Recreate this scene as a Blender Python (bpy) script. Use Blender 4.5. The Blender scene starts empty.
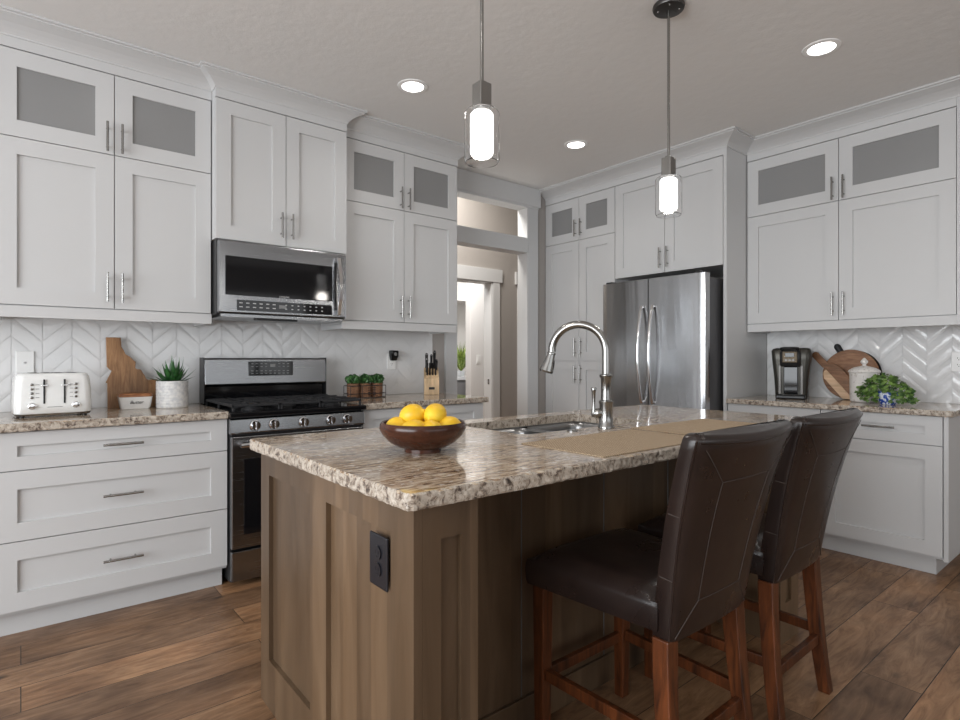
import bpy, bmesh, math, random
from mathutils import Vector, Matrix
random.seed(7)
S = bpy.context.scene
COL = S.collection
PI = math.pi

# ------------------------------------------------------------------ camera, world, lights, exposure
CEIL = 2.78
cam_d = bpy.data.cameras.new('camera'); cam = bpy.data.objects.new('camera', cam_d); COL.objects.link(cam)
cam_d.sensor_width = 36; cam_d.lens = 565 / 960 * 36; cam_d.shift_y = -1.5 / 960; cam_d.clip_start = 0.02
cam.location = (0, 0, 1.2); cam.rotation_euler = (math.radians(90), 0, math.radians(50.9 - 90))
S.camera = cam
S.view_settings.view_transform = 'Standard'; S.view_settings.look = 'None'
S.view_settings.gamma = 1; S.view_settings.use_curve_mapping = False
S.view_settings.exposure = 0.0
W = bpy.data.worlds.new('world'); S.world = W; W.use_nodes = True
W.node_tree.nodes['Background'].inputs[0].default_value = (0.85, 0.93, 1, 1)
W.node_tree.nodes['Background'].inputs[1].default_value = 1.0


def area(name, loc, rot, sx, sy, power, color, spread=PI):
    d = bpy.data.lights.new(name, 'AREA'); d.shape = 'RECTANGLE'; d.size = sx; d.size_y = sy
    d.energy = power; d.color = color; d.spread = spread
    o = bpy.data.objects.new(name, d); COL.objects.link(o); o.location = loc; o.rotation_euler = rot
    return o


# daylight through the windows of the left side and of the rear wall
area('window_light', (-3.12, 0.5, 1.45), (0, math.radians(-90), 0), 2.0, 4.2, 205, (0.93, 0.965, 1))
area('window_light', (0.2, -3.42, 1.5), (math.radians(90), 0, 0), 4.2, 1.8, 17, (1, 0.98, 0.95))
area('window_light', (3.3, -3.42, 1.5), (math.radians(90), 0, 0), 1.5, 1.6, 7, (1, 0.98, 0.95))
area('room_light', (4.1, 5.55, 2.7), (0, 0, 0), 1.2, 0.6, 42, (1, 0.98, 0.95))
area('room_light', (5.6, 6.75, 2.6), (0, 0, 0), 0.8, 0.5, 16, (1, 0.98, 0.93))
area('hall_light', (3.2, 4.40, 3.38), (0, 0, 0), 0.5, 0.5, 60, (1, 0.96, 0.9))

# ------------------------------------------------------------------ materials
def mat(name, color=(0.8, 0.8, 0.8), rough=0.5, metal=0.0, emit=None, es=0.0, spec=0.5, trans=0.0, ior=1.45, coat=0.0, alpha=1.0):
    m = bpy.data.materials.new(name); m.use_nodes = True
    b = m.node_tree.nodes['Principled BSDF']
    b.inputs['Base Color'].default_value = (*color, 1)
    b.inputs['Roughness'].default_value = rough
    b.inputs['Metallic'].default_value = metal
    b.inputs['Specular IOR Level'].default_value = spec
    b.inputs['Transmission Weight'].default_value = trans
    b.inputs['IOR'].default_value = ior
    b.inputs['Coat Weight'].default_value = coat
    b.inputs['Alpha'].default_value = alpha
    if emit:
        b.inputs['Emission Color'].default_value = (*emit, 1); b.inputs['Emission Strength'].default_value = es
    return m


class NT:
    def __init__(s, m): s.m = m; s.t = m.node_tree; s.b = s.t.nodes['Principled BSDF']
    def n(s, kind, **kw):
        x = s.t.nodes.new(kind)
        for k, v in kw.items():
            if k.startswith('i_'):
                x.inputs[k[2:].replace('_', ' ')].default_value = v
            else: setattr(x, k, v)
        return x
    def l(s, a, b): s.t.links.new(a, b)
    def coords(s, scale=(1, 1, 1), rot=(0, 0, 0), loc=(0, 0, 0), kind='Object'):
        tc = s.n('ShaderNodeTexCoord'); mp = s.n('ShaderNodeMapping')
        mp.inputs['Scale'].default_value = scale; mp.inputs['Rotation'].default_value = rot; mp.inputs['Location'].default_value = loc
        s.l(tc.outputs[kind], mp.inputs['Vector']); return mp.outputs[0]
    def noise(s, vec, scale=5, detail=4, rough=0.5, dist=0.0):
        x = s.n('ShaderNodeTexNoise'); s.l(vec, x.inputs['Vector'])
        x.inputs['Scale'].default_value = scale; x.inputs['Detail'].default_value = detail
        x.inputs['Roughness'].default_value = rough; x.inputs['Distortion'].default_value = dist
        return x.outputs['Fac']
    def ramp(s, fac, stops, interp='LINEAR'):
        r = s.n('ShaderNodeValToRGB'); r.color_ramp.interpolation = interp
        e = r.color_ramp.elements
        while len(e) < len(stops): e.new(0.5)
        for k, (p, c) in zip(e, stops):
            k.position = p; k.color = (*c, 1) if len(c) == 3 else c
        s.l(fac, r.inputs[0]); return r.outputs[0]
    def mix(s, fac, a, b, mode='MIX'):
        x = s.n('ShaderNodeMix', data_type='RGBA', blend_type=mode)
        for i, v in ((0, fac), (6, a), (7, b)):
            if hasattr(v, 'is_linked') or hasattr(v, 'links'): s.l(v, x.inputs[i])
            else: x.inputs[i].default_value = (*v, 1) if isinstance(v, tuple) else v
        return x.outputs[2]
    def bump(s, h, strength=0.2, dist=0.01):
        x = s.n('ShaderNodeBump'); x.inputs['Strength'].default_value = strength; x.inputs['Distance'].default_value = dist
        s.l(h, x.inputs['Height']); s.l(x.outputs[0], s.b.inputs['Normal'])
    def color(s, c): s.l(c, s.b.inputs['Base Color'])
    def rough(s, c): s.l(c, s.b.inputs['Roughness'])


M = {}
M['cab'] = mat('white_cabinet_paint', (0.575, 0.575, 0.575), 0.42)
M['trim'] = mat('white_trim_paint', (0.575, 0.58, 0.585), 0.45)
M['gap'] = mat('dark_gap', (0.12, 0.12, 0.12), 0.8)
M['glassdoor'] = mat('frosted_grey_glass', (0.25, 0.25, 0.25), 0.32, spec=0.6)
M['nickel'] = mat('brushed_nickel', (0.33, 0.325, 0.315), 0.22, 1.0)
M['chrome'] = mat('chrome', (0.75, 0.75, 0.76), 0.1, 1.0)
M['blackgloss'] = mat('black_glass', (0.006, 0.006, 0.007), 0.06)
M['black'] = mat('black_plastic', (0.012, 0.012, 0.013), 0.35)
M['iron'] = mat('cast_iron', (0.018, 0.018, 0.02), 0.5)
M['plate'] = mat('white_plastic', (0.86, 0.86, 0.85), 0.35)
M['greymark'] = mat('grey_marking', (0.22, 0.22, 0.22), 0.5)
M['ink'] = mat('black_ink', (0.02, 0.02, 0.02), 0.6)
M['whitemark'] = mat('white_marking', (0.5, 0.5, 0.5), 0.5)
M['enamel'] = mat('cream_white_enamel', (0.80, 0.80, 0.785), 0.22, coat=0.4)
M['lamp'] = mat('lit_lamp_disc', (1, 1, 1), 0.5, emit=(1, 0.97, 0.93), es=6)
M['bulbglass'] = mat('lit_frosted_glass', (1, 1, 1), 0.5, emit=(1, 0.985, 0.97), es=1.25)
M['clear'] = mat('clear_glass', (1, 1, 1), 0.02, trans=1.0, ior=1.12)
M['bronze'] = mat('dark_bronze_metal', (0.10, 0.095, 0.09), 0.35, 0.9)
M['soil'] = mat('soil', (0.05, 0.035, 0.02), 0.9)
M['brass'] = mat('warm_brushed_metal', (0.14, 0.11, 0.075), 0.5, 0.4)
M['blueglaze'] = mat('white_glaze', (0.8, 0.82, 0.85), 0.15)
M['whiteroom'] = mat('white_room_paint', (0.80, 0.79, 0.78), 0.6)
M['vanity'] = mat('grey_vanity_paint', (0.25, 0.25, 0.26), 0.5)
M['quartz'] = mat('white_quartz', (0.8, 0.82, 0.86), 0.2)
M['outlet_black'] = mat('black_outlet_plastic', (0.012, 0.012, 0.016), 0.3)

def painted(name, col, bump_scale, strength, rough=0.6, dist=0.01):
    m = mat(name, col, rough); t = NT(m)
    f = t.noise(t.coords(), bump_scale, 5, 0.6)
    t.bump(f, strength, dist); return m
M['wall'] = painted('taupe_wall_paint', (0.37, 0.345, 0.325), 60, 0.15)
M['ceil'] = painted('textured_ceiling_paint', (0.745, 0.735, 0.72), 14, 0.2, 0.85, 0.012)

def floor_mat():
    m = mat('wood_planks', rough=0.35); t = NT(m)
    v = t.coords()
    br = t.n('ShaderNodeTexBrick'); t.l(v, br.inputs['Vector'])
    br.offset = 0.37; br.offset_frequency = 2; br.squash = 1
    br.inputs['Color1'].default_value = (0, 0, 0, 1); br.inputs['Color2'].default_value = (1, 1, 1, 1)
    br.inputs['Mortar'].default_value = (0.5, 0.5, 0.5, 1); br.inputs['Scale'].default_value = 1
    br.inputs['Mortar Size'].default_value = 0.0016; br.inputs['Mortar Smooth'].default_value = 0.2
    br.inputs['Brick Width'].default_value = 1.25; br.inputs['Row Height'].default_value = 0.19
    # per-plank offset of the grain
    sc = t.n('ShaderNodeVectorMath', operation='SCALE'); t.l(br.outputs['Color'], sc.inputs[0]); sc.inputs['Scale'].default_value = 13
    ad = t.n('ShaderNodeVectorMath', operation='ADD'); t.l(v, ad.inputs[0]); t.l(sc.outputs[0], ad.inputs[1])
    mp = t.n('ShaderNodeMapping'); mp.inputs['Scale'].default_value = (1.6, 9, 1); t.l(ad.outputs[0], mp.inputs['Vector'])
    g1 = t.noise(mp.outputs[0], 2.2, 8, 0.7, 1.6)
    mp2 = t.n('ShaderNodeMapping'); mp2.inputs['Scale'].default_value = (1.6, 3, 1); t.l(ad.outputs[0], mp2.inputs['Vector'])
    g2 = t.noise(mp2.outputs[0], 1.6, 3, 0.55, 0.3)
    c1 = t.ramp(g1, [(0.28, (0.14, 0.072, 0.036)), (0.5, (0.27, 0.155, 0.084)), (0.72, (0.40, 0.25, 0.145))])
    c2 = t.ramp(g2, [(0.3, (0.50, 0.46, 0.43)), (0.55, (1, 1, 1)), (0.75, (1.3, 1.25, 1.2))])
    c = t.mix(1.0, c1, c2, 'MULTIPLY')
    tone = t.ramp(br.outputs['Color'], [(0, (0.72, 0.70, 0.70)), (0.5, (1, 0.98, 0.95)), (1, (1.25, 1.18, 1.1))])
    c = t.mix(1.0, c, tone, 'MULTIPLY')
    kn = t.n('ShaderNodeTexVoronoi'); t.l(mp2.outputs[0], kn.inputs['Vector']); kn.inputs['Scale'].default_value = 1.7
    kf = t.ramp(kn.outputs['Distance'], [(0.03, (1, 1, 1)), (0.12, (0, 0, 0))])
    c = t.mix(kf, c, (0.035, 0.018, 0.01))
    c = t.mix(br.outputs['Fac'], c, (0.02, 0.012, 0.008))
    t.color(c)
    r = t.ramp(g1, [(0.3, (0.42, 0.42, 0.42)), (0.7, (0.30, 0.30, 0.30))]); t.rough(r)
    inv = t.n('ShaderNodeMath', operation='MULTIPLY'); t.l(br.outputs['Fac'], inv.inputs[0]); inv.inputs[1].default_value = -1.0
    t.bump(inv.outputs[0], 0.5, 0.002)
    return m
M['floor'] = floor_mat()

def granite(name, streak=True, tint=(1, 1, 1)):
    m = mat(name, rough=0.07, spec=0.5); t = NT(m)
    v = t.coords((5.5, 30, 30) if streak else (5, 8, 8), (0, 0, 0.12))
    base = t.noise(v, 2.4 if streak else 3.0, 7, 0.68, 1.2)
    c = t.ramp(base, [(0.35, (0.10, 0.058, 0.035)), (0.43, (0.24, 0.155, 0.098)), (0.49, (0.42, 0.305, 0.205)), (0.55, (0.55, 0.44, 0.32)), (0.64, (0.66, 0.585, 0.48))])
    v2 = t.coords((1, 1.4, 1.4))
    g = t.noise(v2, 3.0, 3, 0.5)
    gm = t.ramp(g, [(0.45, (0, 0, 0)), (0.68, (0.55, 0.55, 0.55))])
    c = t.mix(gm, c, (0.52, 0.51, 0.50))
    sp = t.noise(t.coords((1, 1.3, 1.3)), 62, 3, 0.6)
    spm = t.ramp(sp, [(0.56, (0, 0, 0)), (0.64, (1, 1, 1))])
    spx = t.n('ShaderNodeMath', operation='MULTIPLY'); t.l(spm, spx.inputs[0]); spx.inputs[1].default_value = 0.25 if streak else 0.7
    c = t.mix(spx.outputs[0], c, (0.05, 0.035, 0.03))
    sw = t.noise(t.coords((1, 1, 1), loc=(3, 1, 2)), 45, 2, 0.5)
    swm = t.ramp(sw, [(0.60, (0, 0, 0)), (0.68, (0.6, 0.6, 0.6))])
    c = t.mix(swm, c, (0.78, 0.75, 0.70))
    # the chiselled sides show the coarse crystals
    ge = t.n('ShaderNodeNewGeometry'); sx = t.n('ShaderNodeSeparateXYZ'); t.l(ge.outputs['True Normal'], sx.inputs[0])
    up = t.n('ShaderNodeMath', operation='LESS_THAN'); t.l(sx.outputs[2], up.inputs[0]); up.inputs[1].default_value = 0.75
    vo = t.n('ShaderNodeTexVoronoi'); t.l(t.coords((1, 1, 0.7)), vo.inputs['Vector']); vo.inputs['Scale'].default_value = 95
    en = t.noise(t.coords((1, 1, .75)), 48, 6, 0.8, 0.6)
    ec = t.ramp(en, [(0.34, (0.035, 0.028, 0.025)), (0.42, (0.16, 0.12, 0.095)), (0.47, (0.36, 0.30, 0.24)), (0.58, (0.55, 0.49, 0.42)), (0.7, (0.36, 0.28, 0.2))])
    c = t.mix(up.outputs[0], c, ec)
    t.color(c)
    rr = t.n('ShaderNodeMath', operation='MULTIPLY_ADD'); t.l(up.outputs[0], rr.inputs[0]); rr.inputs[1].default_value = 0.3; rr.inputs[2].default_value = 0.07
    t.rough(rr.outputs[0])
    return m
M['granite'] = granite('streaked_granite', True)
M['granite2'] = granite('speckled_granite', False)

def steel(name, col=(0.28, 0.285, 0.295), rough=0.26, scale=(90, 90, 1.2), var=0.10):
    m = mat(name, col, rough, 1.0); t = NT(m)
    f = t.noise(t.coords(scale), 3, 3, 0.6)
    r = t.n('ShaderNodeMath', operation='MULTIPLY_ADD'); t.l(f, r.inputs[0]); r.inputs[1].default_value = var; r.inputs[2].default_value = rough - var / 2
    t.rough(r.outputs[0]); t.bump(f, 0.06, 0.001)
    return m
M['steel'] = steel('brushed_steel', scale=(1.2, 90, 90))
M['steelv'] = steel('vertical_brushed_steel', (0.46, 0.465, 0.475), 0.23, (40, 40, 0.5), 0.10)
def wavy():
    t = NT(M['steelv']); a = t.noise(t.coords((4, 4, .25)), 1.6, 2, 0.5, 0.5)
    x = t.n('ShaderNodeBump'); x.inputs['Strength'].default_value = 0.6; x.inputs['Distance'].default_value = 0.012; t.l(a, x.inputs['Height'])
    old = t.b.inputs['Normal'].links[0].from_node; t.l(x.outputs[0], old.inputs['Normal'])
wavy()
M['sinksteel'] = steel('sink_steel', (0.30, 0.30, 0.30), 0.3, (20, 90, 90))

def wood(name, dark, light, scale, rough=0.45, grain=3.0, dist=1.0, knots=0.0, staves=False):
    m = mat(name, rough=rough); t = NT(m)
    v = t.coords(scale)
    g = t.noise(v, grain, 6, 0.62, dist)
    mid = tuple((a + b) / 2 for a, b in zip(dark, light))
    c = t.ramp(g, [(0.3, dark), (0.5, mid), (0.7, light)])
    g2 = t.noise(t.coords(tuple(s * 0.3 for s in scale)), grain, 2, 0.5, 0.4)
    c2 = t.ramp(g2, [(0.35, (0.72, 0.70, 0.68)), (0.6, (1.12, 1.1, 1.08))])
    c = t.mix(1.0, c, c2, 'MULTIPLY')
    if knots:
        kn = t.n('ShaderNodeTexVoronoi'); t.l(t.coords((2.2, 2.2, 1.1)), kn.inputs['Vector']); kn.inputs['Scale'].default_value = knots
        kf = t.ramp(kn.outputs['Distance'], [(0.04, (0.8, 0.8, 0.8)), (0.13, (0, 0, 0))])
        c = t.mix(kf, c, tuple(x * 0.5 for x in dark))
    if staves:
        br = t.n('ShaderNodeTexBrick'); pass
        sx = t.n('ShaderNodeSeparateXYZ'); t.l(t.coords(), sx.inputs[0])
        ad = t.n('ShaderNodeMath', operation='ADD'); t.l(sx.outputs[0], ad.inputs[0]); t.l(sx.outputs[1], ad.inputs[1])
        cb = t.n('ShaderNodeCombineXYZ'); t.l(ad.outputs[0], cb.inputs[1]); t.l(sx.outputs[2], cb.inputs[0]); t.l(cb.outputs[0], br.inputs['Vector'])
        br.inputs['Scale'].default_value = 1; br.inputs['Brick Width'].default_value = 3.0; br.inputs['Row Height'].default_value = 0.078; br.inputs['Mortar Size'].default_value = 0
        br.inputs['Color1'].default_value = (0.78, 0.76, 0.74, 1); br.inputs['Color2'].default_value = (1.2, 1.16, 1.1, 1)
        c = t.mix(1.0, c, br.outputs['Color'], 'MULTIPLY')
    t.color(c); t.bump(g, 0.08, 0.002)
    return m
M['island'] = wood('weathered_alder', (0.095, 0.060, 0.034), (0.150, 0.102, 0.064), (5, 5, 0.7), 0.40, 2.0, 1.0, 1.3, True)
M['stoolwood'] = wood('red_brown_stained_wood', (0.022, 0.008, 0.004), (0.135, 0.040, 0.013), (18, 18, 2.0), 0.3, 2.0)
M['bamboo'] = wood('bamboo_board', (0.20, 0.095, 0.04), (0.42, 0.235, 0.115), (30, 30, 2), 0.4, 2.0)
M['beech'] = wood('beech_block', (0.55, 0.38, 0.22), (0.72, 0.54, 0.34), (40, 40, 6), 0.45, 2.0)
M['acacia'] = wood('acacia_board', (0.15, 0.062, 0.026), (0.36, 0.19, 0.10), (4, 6, 22), 0.4, 2.0)
M['palewood'] = wood('pale_maple', (0.55, 0.36, 0.22), (0.75, 0.54, 0.36), (4, 6, 22), 0.4, 2.0)
M['bowlwood'] = wood('dark_mahogany_bowl', (0.035, 0.011, 0.006), (0.10, 0.034, 0.018), (6, 6, 14), 0.22, 2.0)
M['lidwood'] = wood('lid_wood', (0.18, 0.06, 0.02), (0.38, 0.17, 0.07), (10, 40, 40), 0.35, 2.0)

def leather():
    m = mat('dark_brown_leather', (0.028, 0.019, 0.017), 0.30, spec=0.55); t = NT(m)
    f = t.noise(t.coords(), 5, 4, 0.6); c = t.ramp(f, [(0.3, (0.013, 0.008, 0.007)), (0.7, (0.026, 0.016, 0.013))]); t.color(c)
    vo = t.n('ShaderNodeTexVoronoi'); t.l(t.coords(), vo.inputs['Vector']); vo.inputs['Scale'].default_value = 260
    w = t.noise(t.coords(), 9, 3, 0.5, 0.3)
    a = t.n('ShaderNodeMath', operation='MULTIPLY_ADD'); t.l(vo.outputs['Distance'], a.inputs[0]); a.inputs[1].default_value = 0.15; t.l(w, a.inputs[2])
    t.bump(a.outputs[0], 0.18, 0.002)
    r = t.ramp(w, [(0.3, (0.25, 0.25, 0.25)), (0.7, (0.36, 0.36, 0.36))]); t.rough(r)
    return m
M['leather'] = leather()
M['thread'] = mat('tan_thread', (0.055, 0.042, 0.036), 0.6)

def leaf(name, a, b, rough=0.4):
    m = mat(name, rough=rough); t = NT(m)
    f = t.noise(t.coords(), 28, 3, 0.6); t.color(t.ramp(f, [(0.35, a), (0.65, b)])); return m
M['succulent'] = leaf('succulent_green', (0.012, 0.055, 0.018), (0.05, 0.17, 0.04), 0.35)
M['ivy'] = leaf('ivy_green', (0.022, 0.070, 0.012), (0.17, 0.28, 0.06))
M['herb'] = leaf('herb_green', (0.02, 0.07, 0.02), (0.07, 0.19, 0.05))
M['palm'] = leaf('bright_palm_green', (0.10, 0.20, 0.03), (0.40, 0.48, 0.12))
def lemonm():
    m = mat('lemon_skin', (0.80, 0.50, 0.02), 0.38); t = NT(m)
    c = t.ramp(t.noise(t.coords(), 9, 3), [(0.35, (0.74, 0.42, 0.012)), (0.65, (0.88, 0.60, 0.04))]); t.color(c)
    t.bump(t.noise(t.coords(), 160, 2), 0.25, 0.002)
    b = t.b; b.inputs['Subsurface Weight'].default_value = 0.0
    return m
M['lemon'] = lemonm()
def matm():
    m = mat('woven_placemat', rough=0.8); t = NT(m)
    v = t.coords((1, 1, 1), (0, 0, 0))
    ck = t.n('ShaderNodeTexBrick'); t.l(v, ck.inputs['Vector']); ck.inputs['Scale'].default_value = 1
    ck.inputs['Brick Width'].default_value = 0.010; ck.inputs['Row Height'].default_value = 0.006; ck.inputs['Mortar Size'].default_value = 0.0012
    ck.inputs['Color1'].default_value = (0.47, 0.36, 0.24, 1); ck.inputs['Color2'].default_value = (0.58, 0.45, 0.31, 1); ck.inputs['Mortar'].default_value = (0.22, 0.15, 0.09, 1)
    t.color(ck.outputs['Color'])
    i = t.n('ShaderNodeMath', operation='MULTIPLY'); t.l(ck.outputs['Fac'], i.inputs[0]); i.inputs[1].default_value = -1
    t.bump(i.outputs[0], 0.4, 0.001); return m
M['placemat'] = matm()
def potm():
    m = mat('ribbed_white_ceramic', (0.62, 0.60, 0.57), 0.5); t = NT(m)
    f = t.noise(t.coords((1, 1, 1)), 55, 2, 0.5); t.color(t.ramp(f, [(0.35, (0.55, 0.55, 0.56)), (0.60, (0.70, 0.69, 0.67))])); return m
M['pot'] = potm()
def basketm():
    m = mat('woven_terracotta', rough=0.8); t = NT(m)
    br = t.n('ShaderNodeTexBrick'); t.l(t.coords((1, 1, 1), (PI / 2, 0, 0)), br.inputs['Vector']); br.inputs['Scale'].default_value = 1
    br.inputs['Brick Width'].default_value = 0.014; br.inputs['Row Height'].default_value = 0.008; br.inputs['Mortar Size'].default_value = 0.0012
    br.inputs['Color1'].default_value = (0.24, 0.11, 0.055, 1); br.inputs['Color2'].default_value = (0.36, 0.19, 0.10, 1); br.inputs['Mortar'].default_value = (0.06, 0.03, 0.02, 1)
    t.color(br.outputs['Color']); return m
M['basket'] = basketm()
def speckm():
    m = mat('speckled_white_stoneware', rough=0.35); t = NT(m)
    f = t.noise(t.coords(), 70, 2); t.color(t.ramp(f, [(0.30, (0.50, 0.45, 0.42)), (0.42, (0.74, 0.71, 0.68))])); return m
M['stoneware'] = speckm()
def bluem():
    m = mat('blue_and_white_porcelain', rough=0.12); t = NT(m)
    f = t.noise(t.coords(), 32, 1, 0.5, 1.5); t.color(t.ramp(f, [(0.47, (0.75, 0.80, 0.88)), (0.53, (0.03, 0.09, 0.42))])); return m
M['bluepot'] = bluem()
def tilem():
    m = mat('glossy_white_tile', (0.75, 0.75, 0.75), 0.10, coat=0.2); t = NT(m)
    t.bump(t.noise(t.coords(), 22, 3, 0.5), 0.18, 0.006); return m
M['tile'] = tilem()
M['grout'] = mat('pale_grout', (0.70, 0.70, 0.70), 0.7)

# ------------------------------------------------------------------ mesh helpers
class MB:
    def __init__(s): s.bm = bmesh.new()
    def box(s, x0, x1, y0, y1, z0, z1, mx=None):
        vs = [s.bm.verts.new((x, y, z)) for z in (z0, z1) for y in (y0, y1) for x in (x0, x1)]
        for f in ((0, 2, 3, 1), (4, 5, 7, 6), (0, 1, 5, 4), (2, 6, 7, 3), (0, 4, 6, 2), (1, 3, 7, 5)):
            s.bm.faces.new([vs[i] for i in f])
        if mx is not None:
            for v in vs: v.co = mx @ v.co
        return s
    def loop_tube(s, rings, cap=True, closed=False):
        R = [[s.bm.verts.new(p) for p in r] for r in rings]; n = len(R[0])
        rng = range(len(R)) if closed else range(len(R) - 1)
        for i in rng:
            a, b = R[i], R[(i + 1) % len(R)]
            for k in range(n):
                s.bm.faces.new((a[k], a[(k + 1) % n], b[(k + 1) % n], b[k]))
        if cap and not closed:
            s.bm.faces.new(R[0][::-1]); s.bm.faces.new(R[-1])
        return s
    def tube(s, pts, r, seg=10, closed=False):
        pts = [Vector(p) for p in pts]; n = len(pts)
        rr = r if isinstance(r, (list, tuple)) else [r] * n
        rings = []; up = None
        for i, p in enumerate(pts):
            if closed: t = (pts[(i + 1) % n] - pts[i - 1]).normalized()
            else: t = (pts[min(i + 1, n - 1)] - pts[max(i - 1, 0)]).normalized()
            if up is None:
                up = Vector((0, 0, 1)) if abs(t.z) < 0.9 else Vector((1, 0, 0))
            a = (up - t * up.dot(t)).normalized(); b = t.cross(a); up = a
            rings.append([p + (a * math.cos(k * 2 * PI / seg) + b * math.sin(k * 2 * PI / seg)) * rr[i] for k in range(seg)])
        return s.loop_tube(rings, True, closed)
    def cyl(s, p0, p1, r0, r1=None, seg=20):
        return s.tube([p0, p1], [r0, r0 if r1 is None else r1], seg)
    def lathe(s, prof, c=(0, 0, 0), seg=36, mx=None):
        c = Vector(c); rings = []
        for r, z in prof:
            r = max(r, 1e-4)
            rg = [Vector((r * math.cos(k * 2 * PI / seg), r * math.sin(k * 2 * PI / seg), z)) for k in range(seg)]
            rings.append([c + ((mx @ p) if mx is not None else p) for p in rg])
        return s.loop_tube(rings, True)
    def prism(s, poly, d, axis='y', d0=0.0, mx=None):
        """poly in the two other axes, extruded d0..d along axis"""
        def P(a, b, t):
            v = Vector((a, t, b)) if axis == 'y' else Vector((t, a, b)) if axis == 'x' else Vector((a, b, t))
            return mx @ v if mx is not None else v
        A = [s.bm.verts.new(P(a, b, d0)) for a, b in poly]; B = [s.bm.verts.new(P(a, b, d)) for a, b in poly]
        n = len(poly)
        s.bm.faces.new(A); s.bm.faces.new(B[::-1])
        for k in range(n): s.bm.faces.new((A[k], B[k], B[(k + 1) % n], A[(k + 1) % n]))
        return s
    def ball(s, c, rx, ry=None, rz=None, seg=20, rings=12, mx=None):
        ry = rx if ry is None else ry; rz = rx if rz is None else rz
        prof = [(math.sin(PI * i / rings), -math.cos(PI * i / rings)) for i in range(rings + 1)]
        R = Matrix.Diagonal((rx, ry, rz)).to_4x4()
        if mx is not None: R = mx @ R
        return s.lathe(prof, c, seg, R)
    def quad(s, *p):
        s.bm.faces.new([s.bm.verts.new(q) for q in p]); return s
    def build(s, name, m, parent=None, bevel=0.0, smooth=None, seg=2):
        bmesh.ops.recalc_face_normals(s.bm, faces=s.bm.faces)
        me = bpy.data.meshes.new(name); s.bm.to_mesh(me); s.bm.free()
        me.materials.append(M[m] if isinstance(m, str) else m)
        if smooth:
            for p in me.polygons: p.use_smooth = True
            me.set_sharp_from_angle(angle=math.radians(smooth))
        o = bpy.data.objects.new(name, me); COL.objects.link(o)
        if parent: o.parent = parent
        if bevel:
            b = o.modifiers.new('bevel', 'BEVEL'); b.width = bevel; b.segments = seg; b.limit_method = 'ANGLE'; b.angle_limit = math.radians(40)
        return o


def tag(o, label=None, cat=None, group=None, kind=None):
    if label: o['label'] = label
    if cat: o['category'] = cat
    if group: o['group'] = group
    if kind: o['kind'] = kind
    return o

def thing(name, loc, label, cat, rz=0.0, group=None):
    o = bpy.data.objects.new(name, None); COL.objects.link(o); o.empty_display_size = 0.05
    o.location = loc; o.rotation_euler = (0, 0, rz)
    return tag(o, label, cat, group)

def inlay(o, mb, m):
    """print a pattern onto a part: the pieces join its mesh with a second material"""
    k = len(o.data.materials); o.data.materials.append(M[m])
    for f in mb.bm.faces: f.material_index = k
    bmesh.ops.recalc_face_normals(mb.bm, faces=mb.bm.faces)
    tmp = bpy.data.meshes.new('tmp'); mb.bm.to_mesh(tmp); mb.bm.free()
    bm = bmesh.new(); bm.from_mesh(o.data); bm.from_mesh(tmp); bm.to_mesh(o.data); bm.free(); bpy.data.meshes.remove(tmp)

def struct(name, mb, m, **kw):
    o = mb.build(name, m, **kw); o['kind'] = 'structure'; return o

def copy_tree(o, parent=None):
    c = o.copy(); COL.objects.link(c)
    if parent: c.parent = parent
    for ch in list(o.children): copy_tree(ch, c)
    return c

def text(body, size, m, parent, loc, rot, name='lettering', shear=0.0, ext=0.0004):
    cu = bpy.data.curves.new('txt', 'FONT'); cu.body = body; cu.size = size; cu.align_x = 'CENTER'; cu.align_y = 'CENTER'
    cu.extrude = ext; cu.shear = shear
    to = bpy.data.objects.new('txt', cu); COL.objects.link(to)
    bpy.context.view_layer.update()
    me = bpy.data.meshes.new_from_object(to.evaluated_get(bpy.context.evaluated_depsgraph_get()))
    bpy.data.objects.remove(to); bpy.data.curves.remove(cu)
    me.materials.clear(); me.materials.append(M[m])
    o = bpy.data.objects.new(name, me); COL.objects.link(o); o.location = loc; o.rotation_euler = rot
    if parent: o.parent = parent
    return o

# ------------------------------------------------------------------ the room
HY = 5.0
X0, X1, Y0, Y1 = -3.2, 4.51, -3.5, 3.79
struct('floor', MB().box(X0 - .1, 6.6, Y0 - .1, 8.2, -0.06, 0), 'floor')
struct('ceiling', MB().box(X0 - .1, 6.6, Y0 - .1, Y1 + .1, CEIL, CEIL + 0.06).box(X0 - .1, 6.6, HY + .12, 8.2, CEIL, CEIL + .06).box(1.5, 6.6, Y1, HY + .12, 3.40, 3.46), 'ceil')
# wall behind the range with the cased doorway and transom
OX0, OX1, WT = 2.805, 3.635, .095
wb = MB(); wb.box(X0, OX0, Y1, Y1 + WT, 0, 3.4); wb.box(OX1, 6.5, Y1, Y1 + WT, 0, 3.4)
wb.box(OX0, OX1, Y1, Y1 + WT, 2.605, 3.4); wb.box(OX0, OX1, Y1, Y1 + WT, 2.205, 2.30)
struct('wall_back', wb, 'wall')
struct('wall_right', MB().box(X1, X1 + .12, Y0, Y1, 0, CEIL), 'wall')
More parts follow.
